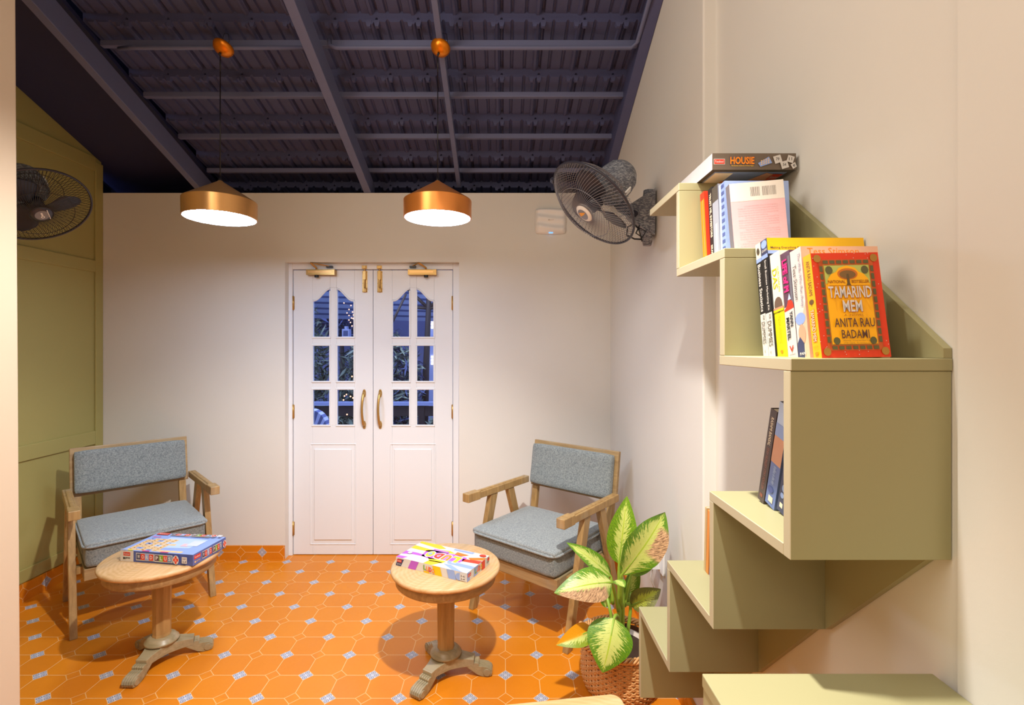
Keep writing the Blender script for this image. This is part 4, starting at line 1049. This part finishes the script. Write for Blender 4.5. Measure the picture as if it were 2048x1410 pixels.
# wall socket with plug by the plant
ws = empty('wall_socket', (XR, 2.37, 0.46), 0, 'white wall socket with a plug on the side wall behind the plant', 'socket')
m = MB(); m.box((-0.012, -0.06, -0.04), (0, 0.06, 0.06), WHITEP); m.build('socket_plate', ws, 0.004)
m = MB(); m.box((-0.05, -0.018, -0.025), (-0.012, 0.018, 0.03), WHITEP); m.tube([(-0.04, 0, -0.025), (-0.045, 0.02, -0.08), (-0.02, 0.04, -0.14)], 0.004, WHITEP, 8); m.build('plug', ws, 0.004)

# ------------------------------------------------------------------ potted plant in a wicker basket
WICK = G('wicker'); _n = WICK.noise(WICK.coord(), 60, 4)
WICK.col(WICK.mix(_n, lin('#c47e3a'), lin('#efc083'))); WICK.set(Roughness=0.45); WICK = WICK.m
WICKD = flat('#5c3314', 0.7)
pl = empty('potted_plant', (0.51, 2.2, 0), 0, 'green and cream leafed plant growing in a wicker basket', 'plant')
m = MB()
RB = 0.160
def rb(z): return RB - 0.018 * max(0, (0.06 - z) / 0.06) ** 1.5 + 0.004
for k in range(17):
    z = 0.007 + 0.0108 * k
    for ph in (0, 1):
        m.tube([((rb(z) + (0.0045 if (j + k + ph) % 2 else -0.0045)) * math.cos(2 * PI * j / 56), (rb(z) + (0.0045 if (j + k + ph) % 2 else -0.0045)) * math.sin(2 * PI * j / 56), z + (0.002 if ph else -.002)) for j in range(56)], 0.0034, WICK, 5, closed=True)
for j in range(28):
    a = 2 * PI * (j * 2) / 56
    m.tube([(rb(z) * math.cos(a), rb(z) * math.sin(a), z) for z in (0.0, 0.03, 0.06, 0.12, 0.195)], 0.0034, WICK, 5)
m.lathe([(rb(0.03) - 0.012, 0.0), (rb(0.1) - 0.012, 0.19)], WICKD, 40)
for ph in range(4):
    m.tube([((RB + 0.006 + 0.010 * math.cos(14 * a + ph * PI / 2)) * math.cos(a), (RB + 0.006 + 0.010 * math.cos(14 * a + ph * PI / 2)) * math.sin(a), 0.203 + 0.010 * math.sin(14 * a + ph * PI / 2)) for a in [2 * PI * j / 112 for j in range(112)]], 0.0052, WICK, 5, closed=True)
for s in (0,):
    a0 = R(165); pts = []
    for j in range(15):
        t_ = j / 14; a = a0 + (t_ - 0.5) * 0.7
        pts.append(((RB + 0.012) * math.cos(a), (RB + 0.012) * math.sin(a), 0.19 + 0.05 * math.sin(PI * t_)))
    m.tube(pts, 0.009, WICK, 8)
m.build('basket', pl)
m = MB(); m.lathe([(0.0, 0.165), (0.11, 0.165), (0.12, 0.185), (0.126, 0.185), (0.118, 0.02), (0, 0.02)], flat('#c9b9a8', 0.5), 32); m.build('inner_pot', pl)
m = MB(); m.lathe([(0.0, 0.176), (0.06, 0.172), (0.115, 0.168)], flat('#3a271a', 0.95), 24); m.build('soil', pl)

def leaf_mat(name, cream=0.5, brown=None, edge='#3f7a20', mid='#739618', pale='#d2d788', yellow=None):
    g = G(name); uvn = g.n('ShaderNodeUVMap'); sp = g.n('ShaderNodeSeparateXYZ'); g.nt.links.new(uvn.outputs[0], sp.inputs[0])
    u, v = sp.outputs[0], sp.outputs[1]
    a = g.ma('ABSOLUTE', g.ma('SUBTRACT', g.ma('MULTIPLY', v, 2.0), 1.0))       # 0 at the midrib, 1 at the edge
    # streaky noise along the side veins
    cx = g.n('ShaderNodeCombineXYZ'); g.put(cx.inputs[0], g.ma('MULTIPLY', g.ma('SUBTRACT', u, g.ma('MULTIPLY', a, 0.22)), 22.0)); g.put(cx.inputs[1], g.ma('MULTIPLY', v, 3.0))
    nz = g.noise(cx.outputs[0], 1.6, 4, 0.7)
    th = g.ma('ADD', g.ma('MULTIPLY', g.ma('SUBTRACT', nz, 0.5), 2.6), g.ma('SUBTRACT', cream, a))
    # cream fades at tip
    th = g.ma('SUBTRACT', th, g.ma('MULTIPLY', g.ss(u, 0.75, 1.0), 0.5))
    f = g.ss(th, -0.06, 0.08)
    n2 = g.noise(cx.outputs[0], 4.5, 3)
    greens = g.mix(g.ss(n2, 0.35, 0.65), lin(edge), lin(mid))
    pales = g.mix(n2, lin(pale), lin('#b4c24a'))
    c = g.mix(f, greens, pales)
    rib = g.ma('LESS_THAN', a, 0.035); c = g.mix(rib, c, lin('#a8bf3a'))
    if yellow: c = g.mix(g.ss(g.ma('ADD', v, g.ma('MULTIPLY', nz, 0.25)), 0.50, 0.68), c, lin(yellow))
    if brown:
        u0, u1, side = brown
        vv = v if side > 0 else g.ma('SUBTRACT', 1.0, v)
        mask = g.ma('MULTIPLY', g.ma('MULTIPLY', g.ss(u, u0, u0 + 0.08), g.ma('SUBTRACT', 1.0, g.ss(u, u1 - 0.08, u1))), g.ss(g.ma('ADD', vv, g.ma('MULTIPLY', g.ma('SUBTRACT', nz, 0.5), 0.5)), 0.60, 0.66))
        bn = g.noise(cx.outputs[0], 2.6, 5, 0.75)
        c = g.mix(mask, c, g.mix(g.ss(bn, 0.35, 0.65), lin('#6f5038'), lin('#e8bc90')))
    g.col(c); g.set(Roughness=0.38); g.b.inputs['Subsurface Weight'].default_value = 0.0
    g.bump(nz, 0.25, 0.004)
    return g.m
STEM = flat('#8fae3a', 0.45)
def leaf(base, tip, width, nrm, mat, arch=0.0, stem_from=None, fold=0.25, droop=0.0, fat=0.45, wave=0.0):
    """base/tip world points; nrm ~ direction the upper side faces"""
    o = Vector((0.51, 2.2, 0)); b = Vector(base) - o; t = Vector(tip) - o; n = Vector(nrm).normalized()
    ax = (t - b); Ln = ax.length; axn = ax.normalized(); sd = axn.cross(n).normalized(); n = sd.cross(axn).normalized()
    m = MB(); uvl = m.bm.loops.layers.uv.new('UVMap')
    NU, NV = 20, 10; g = []
    for i in range(NU + 1):
        s = i / NU
        wv = width * (math.sin(PI * s ** (0.5 / (1 - fat) if False else (0.72 if fat < .5 else 1.0))) ** 0.85) if 0 < s < 1 else 0.0005
        c = b + ax * s + n * (arch * math.sin(PI * s) - droop * s * s)
        row = []
        for j in range(NV + 1):
            q = 2 * j / NV - 1
            p = c + sd * (q * wv / 2) + n * (fold * wv / 2 * abs(q) ** 1.3 * (1) - fold * 0.0) + n * wave * math.sin(s * 17 + q * 2) * abs(q) ** 2 * 0.006
            row.append((m.v(p), (s, j / NV)))
        g.append(row)
    for i in range(NU):
        for j in range(NV):
            q = [g[i][j], g[i + 1][j], g[i + 1][j + 1], g[i][j + 1]]
            f = m.face([x[0] for x in q], mat, True)
            if f:
                for lp, x in zip(f.loops, q): lp[uvl].uv = x[1]
    if stem_from is not None:
        s0 = Vector(stem_from) - o
        mid = (s0 + b) / 2 + Vector((0, 0, 0.02)); N = 8; pts = []
        for i in range(N + 1):
            q = i / N; pts.append(s0 * (1 - q) ** 2 + mid * 2 * q * (1 - q) + b * q * q)
        pts.append(b + ax * 0.3 + n * (arch * math.sin(PI * 0.3) - droop * .09) - n * 0.002)
        pts.append(b + ax * 0.7 + n * (arch * math.sin(PI * 0.7) - droop * .49) - n * 0.002)
        m.tube(pts, [0.0075] * (N - 1) + [0.006, 0.005, 0.0035, 0.0015], STEM, 8)
    m.build('leaf', pl, fix=False)
LM = leaf_mat('variegated_leaf', 0.52); LM2 = leaf_mat('variegated_leaf_b', 0.36, edge='#4c781c', mid='#7ca018')
LB = leaf_mat('browned_leaf', 0.62, (0.38, 0.85, 1)); LB2 = leaf_mat('browned_leaf_b', 0.55, (0.12, 0.97, -1), pale='#e6e2a8')
LY = leaf_mat('yellowed_leaf', 0.5, None, edge='#8a8f1c', yellow='#e39a10'); LD = leaf_mat('dark_olive_leaf', 0.35, None, edge='#5b5a34', mid='#7c7d2e', pale='#a8ac3a')  # LD leaf has darker, more olive tones
CS = P(1238, 1215, 2.18)
leaf(P(1238, 1128, 2.16), P(1254, 992, 2.18), 0.128, (-0.25, -1, 0.1), LM2, 0.01, CS, 0.3)
leaf(P(1243, 1150, 2.13), P(1330, 1024, 2.12), 0.175, (0.30, -1, 0.35), LB, 0.02, CS + Vector((0.01, 0, 0)), 0.18, fat=.6, wave=.5)
leaf(P(1262, 1150, 2.2), P(1331, 1084, 2.22), 0.070, (0.2, -1, 0.5), LM2, 0.01, CS + Vector((0.03, 0.02, 0)), 0.4)
leaf(P(1222, 1152, 2.22), P(1133, 1085, 2.20), 0.080, (0.3, -1, 0.8), LM, 0.015, CS + Vector((-0.02, 0.03, 0)), 0.2)
leaf(P(1224, 1165, 2.08), P(1112, 1183, 1.98), 0.135, (-0.1, -1, 0.75), LB2, 0.035, CS + Vector((-0.01, -0.03, 0)), -0.15, droop=0.02)
leaf(P(1228, 1236, 2.04), P(1206, 1346, 1.95), 0.185, (-0.05, -1, 0.25), LM, 0.015, P(1236, 1235, 2.13), -0.12, fat=.4, droop=0.01)
leaf(P(1185, 1260, 2.06), P(1112, 1290, 1.98), 0.085, (-0.25, -1, 0.5), LY, 0.02, P(1215, 1258, 2.15), 0.2)
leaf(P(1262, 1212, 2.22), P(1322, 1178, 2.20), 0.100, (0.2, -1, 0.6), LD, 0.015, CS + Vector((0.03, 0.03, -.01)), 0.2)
leaf(P(1252, 1205, 2.24), P(1276, 1120, 2.26), 0.075, (0.1, -1, 0.1), LM2, 0.0, CS + Vector((0.02, 0.05, 0)), 0.25)
leaf(P(1212, 1215, 2.26), P(1208, 1160, 2.28), 0.055, (0.1, -1, 0.1), LM2, 0.0, None, 0.25)
leaf(P(1232, 1160, 2.12), P(1250, 1175, 2.02), 0.05, (0.0, -0.7, 0.7), LM, 0.0, None, 0.2)
m = MB()
o = Vector((0.51, 2.2, 0))
for a, b, r in ((P(1236, 1265, 2.18), P(1238, 1180, 2.18), 0.011), (P(1245, 1262, 2.2), P(1243, 1150, 2.16), 0.009), (P(1256, 1262, 2.22), P(1262, 1185, 2.23), 0.008), (P(1226, 1262, 2.2), P(1213, 1190, 2.24), 0.008)):
    m.tube([a - o - Vector((0, 0, 0.06)), a - o, (a + b) / 2 - o + Vector((0.004, 0, 0)), b - o], [r, r, r * .9, r * .7], STEM, 10)
m.build('stem', pl)

# ------------------------------------------------------------------ outside, beyond the glazing
TER = flat('#3c3b46', 0.7); DARKW = flat('#2f2626', 0.6)
m = MB(); m.box((-9, 3.67, -0.12), (5, 14, -0.02), TER); struct(m, 'ground_outside', label='dark terrace floor outside the door', cat='ground')
rl = empty('terrace_railing', (-1.4, 5.2, 0), 0, 'dark terrace railing with a top rail coloured as blue-lit, seen through the glass', 'railing')
m = MB(); m.box((-3, -0.04, 0.87), (3, 0.04, 0.905), flat('#8f9ecb', 0.4)); m.build('top_rail', rl)  # blue light on the rail is put into its colour
m = MB(); m.box((-3, -0.02, 0.76), (3, 0.02, 0.86), DARKW); m.build('lower_rail', rl)
for x in (-2.6, -1.25, 0.55, 2.2):
    m = MB(); m.box((x - 0.03, -0.03, -0.02), (x + 0.03, 0.03, 0.88), DARKW); m.build('post', rl)
# corrugated canopy with its post
m = MB(); AW1 = flat('#a9bce8', 0.5); AW2 = flat('#55659c', 0.5); n = 36
for i in range(n):
    y = 5.7 + 0.045 * i; z = 1.93 + 0.020 * (n - i) + 0.0
    zz = lambda yy: 2.75 - 0.52 * (yy - 5.7)
    m.hexa([(-3.4, y, zz(y) + .0), (0.4, y, zz(y) - .10), (0.4, y + .045, zz(y + .045) - .10), (-3.4, y + .045, zz(y + .045))],
           [(-3.4, y, zz(y) + .02), (0.4, y, zz(y) - .08), (0.4, y + .045, zz(y + .045) - .08), (-3.4, y + .045, zz(y + .045) + .02)], AW1 if i % 3 else AW2)
aw = empty('awning', (-1.5, 6.5, 0), 0, 'pale blue striped awning on a dark branching post outside the door glass', 'awning')
def undo(o): o.matrix_parent_inverse = Matrix.Translation((1.5, -6.5, 0)); return o
undo(m.build('awning_canopy', aw))
ps = P(857, 700, 6.2)
m = MB(); m.tube([(ps.x - 0.06, 6.2, -0.02), (ps.x - .03, 6.2, 1.2), (ps.x, 6.2, 1.95), (ps.x + 0.02, 6.2, 2.5)], [0.05, 0.04, 0.032, 0.03], DARKW, 10)
for dx, dz in ((-0.32, 0.3), (0.3, 0.28), (-0.2, 0.02), (0.2, 0.02)): m.tube([(ps.x, 6.2, 1.95), (ps.x + dx, 6.2, 1.95 + dz)], 0.02, DARKW, 8)
undo(m.build('awning_post', aw))
a_, b_ = P(735, 640, 6.0), P(800, 590, 6.0)
m = MB(); m.tube([P(775, 665, 5.6), P(812, 588, 5.6)], 0.014, DARKW, 6); undo(m.build('awning_strut', aw))
# neighbouring pale wall with lit vent blocks
x0 = P(853, 700, 7.5).x
nb = empty('neighbour_building', (x0 + 1, 7.5, 0), 0, 'pale blue neighbouring wall with lit vent blocks outside', 'building')
m = MB(); m.box((-1, 0, -0.02), (2.5, 1.5, 3.2), flat('#a7b4e0', 0.7)); m.build('wall', nb)
lit = emis('lit_vent', '#fff0e0', 1.6)
for z in (P(0, 648, 7.5).z, P(0, 720, 7.5).z):
    m = MB()
    for i in range(4):
        for j in range(3): m.box((-0.93 + 0.055 * i, -0.03, z - 0.07 + 0.05 * j), (-0.89 + 0.055 * i, -0.001, z - 0.035 + 0.05 * j), lit)
    m.build('vent_block', nb)
m = MB(); dk = flat('#6a7296', 0.7)
m.box((-6.5, 8.6, -0.02), (x0 - 0.1, 8.9, 3.4), dk); tag(m.build('garden_wall'), 'dark blue-grey garden wall behind the shrubs outside', 'wall')
# shrubs
def shrub(cx, cy, cz, rx, ry, rz, n, mats, label, s=0.07):
    random.seed(int(abs(cx * 100)) + n)
    m = MB()
    for i in range(n):
        a = random.random() * 2 * PI; c = random.uniform(-1, 1); r = random.uniform(0.5, 1)
        q = math.sqrt(1 - c * c)
        p = Vector((cx + rx * r * q * math.cos(a), cy + ry * r * q * math.sin(a), cz + rz * r * c))
        d = Vector((random.uniform(-1, 1), random.uniform(-1, 1), random.uniform(-1, 0.6))).normalized(); l = s * random.uniform(0.6, 1.6)
        w_ = d.cross(Vector((random.uniform(-1, 1), random.uniform(-1, 1), 1))).normalized() * l * 0.18
        m.poly([p - d * l, p + w_, p + d * l, p - w_], random.choice(mats))
    m.tube([(cx, cy, -0.02), (cx + 0.03, cy, cz * 0.6), (cx, cy, cz)], [0.05, 0.04, 0.02], DARKW, 8)
    o = m.build('shrub', fix=False); tag(o, label, 'shrub', 'shrubs beyond the terrace railing')
SG = [flat('#7a8a7c', 0.7), flat('#8c9a8c', 0.7), flat('#5c6a60', 0.7), flat('#454f4a', 0.7)]
SB_DUSK = [flat('#4a5580', 0.7), flat('#63709e', 0.7), flat('#39425f', 0.7)]  # leaf blues with the dusk light painted into the colour
shrub(-2.75, 6.6, 1.1, 0.50, 0.45, 1.05, 2600, SG, 'grey-green shrub seen through the left door panes')
shrub(-1.86, 6.8, 0.9, 0.36, 0.45, 0.85, 2400, SG, 'grey-green shrub behind the string lights outside')
shrub(-1.22, 5.8, 0.95, 0.29, 0.22, 0.75, 1800, SG + SB_DUSK, 'shrub with dusk-tinted leaf colours seen through the right door leaf')
shrub(-2.6, 8.0, 2.0, 0.7, 0.45, 0.45, 1200, SB_DUSK, 'tree crown with dusk light tinted into its leaves above the left door panes', 0.09)
shrub(-0.58, 5.55, 0.42, 0.28, 0.22, 0.42, 900, SG, 'low fern-like shrub below the railing outside', 0.11)
shrub(-1.97, 5.9, 0.40, 0.36, 0.3, 0.42, 1000, SG, 'low dark shrub below the railing on the left outside', 0.08)
# string lights
sl = empty('string_lights', (-1.8, 5.9, 1.7), 0, 'cluster of warm string light bulbs glowing outside the left door leaf', 'string lights')
BULB = emis('warm_bulb', '#ffb978', 9)
m = MB(); pts = []
for q in ((688, 606), (702, 611), (698, 619), (694, 626), (705, 624), (698, 631), (707, 630), (706, 637), (698, 640), (703, 636), (709, 634), (701, 645), (704, 652), (709, 660)):
    pts.append(P(q[0], q[1], 5.6) - Vector((-1.8, 5.9, 1.7)))
m.tube(pts, 0.002, DARKW, 4); m.build('cable', sl)
def bulb(p, r=0.006):
    m = MB(); m.M = Matrix.Translation(p)
    m.lathe([(0, -r), (r * .7, -r * .7), (r, 0), (r * .7, r * .7), (0, r)], BULB, 10); return m.build('bulb', sl)
b0 = bulb(pts[0])
for p in pts[1:]:
    c_ = b0.copy(); C.objects.link(c_); c_.location = p - pts[0]
for q in ((689, 792), (693, 789), (701, 793), (706, 796), (687, 800), (694, 829), (704, 753), (708, 760)):
    c_ = b0.copy(); C.objects.link(c_); c_.location = P(q[0], q[1], 4.9) - Vector((-1.8, 5.9, 1.7)) - pts[0]
# air-conditioner box and striped chair back outside
pa = P(691, 665, 7.2)
m = MB(); m.box((-0.052, 0, -0.07), (0.052, 0.1, 0.05), flat('#b6c4ee', 0.5)); m.box((-0.03, -0.006, -0.05), (0.036, 0.0, 0.026), flat('#5a6694', 0.5)); m.box((-.015, 0, .05), (.02, .08, .09), flat('#b6c4ee', 0.5))
ob = m.build('air_conditioner'); ob.location = pa; tag(ob, 'small pale air-conditioning unit on the far wall outside', 'air conditioner')
m = MB(); cs = [flat('#b4c2ee', 0.8), flat('#5d6a9c', 0.8)]; pc = P(633, 850, 4.5)
for i in range(9):
    a0_, a1_ = R(100 - i * 11), R(100 - (i + 1) * 11 )
    rr = 0.17
    A = [(pc.x - 0.08 + rr * math.cos(a0_), pc.y, pc.z - 0.03 + rr * math.sin(a0_)), (pc.x - 0.08 + rr * math.cos(a1_), pc.y, pc.z - 0.03 + rr * math.sin(a1_)), (pc.x - 0.12 + 0.2 * rr * math.cos(a1_), pc.y, pc.z - 0.25), (pc.x - 0.12 + .2 * rr * math.cos(a0_), pc.y, pc.z - 0.25)]
    m.hexa(A, [(x, y + 0.1, z) for x, y, z in A], cs[i % 2])
m.box((pc.x - 0.25, pc.y, -0.02), (pc.x + 0.05, pc.y + 0.1, pc.z - 0.2), cs[1])
tag(m.build('cushioned_chair'), 'blue striped cushion of a chair outside the bottom left pane', 'chair')
light('terrace_fill', 'POINT', (-1.3, 4.6, 2.6), EXT_W, (0.75, 0.8, 1.0), 0.3)  # added point light without a visible source, brightens the view outside
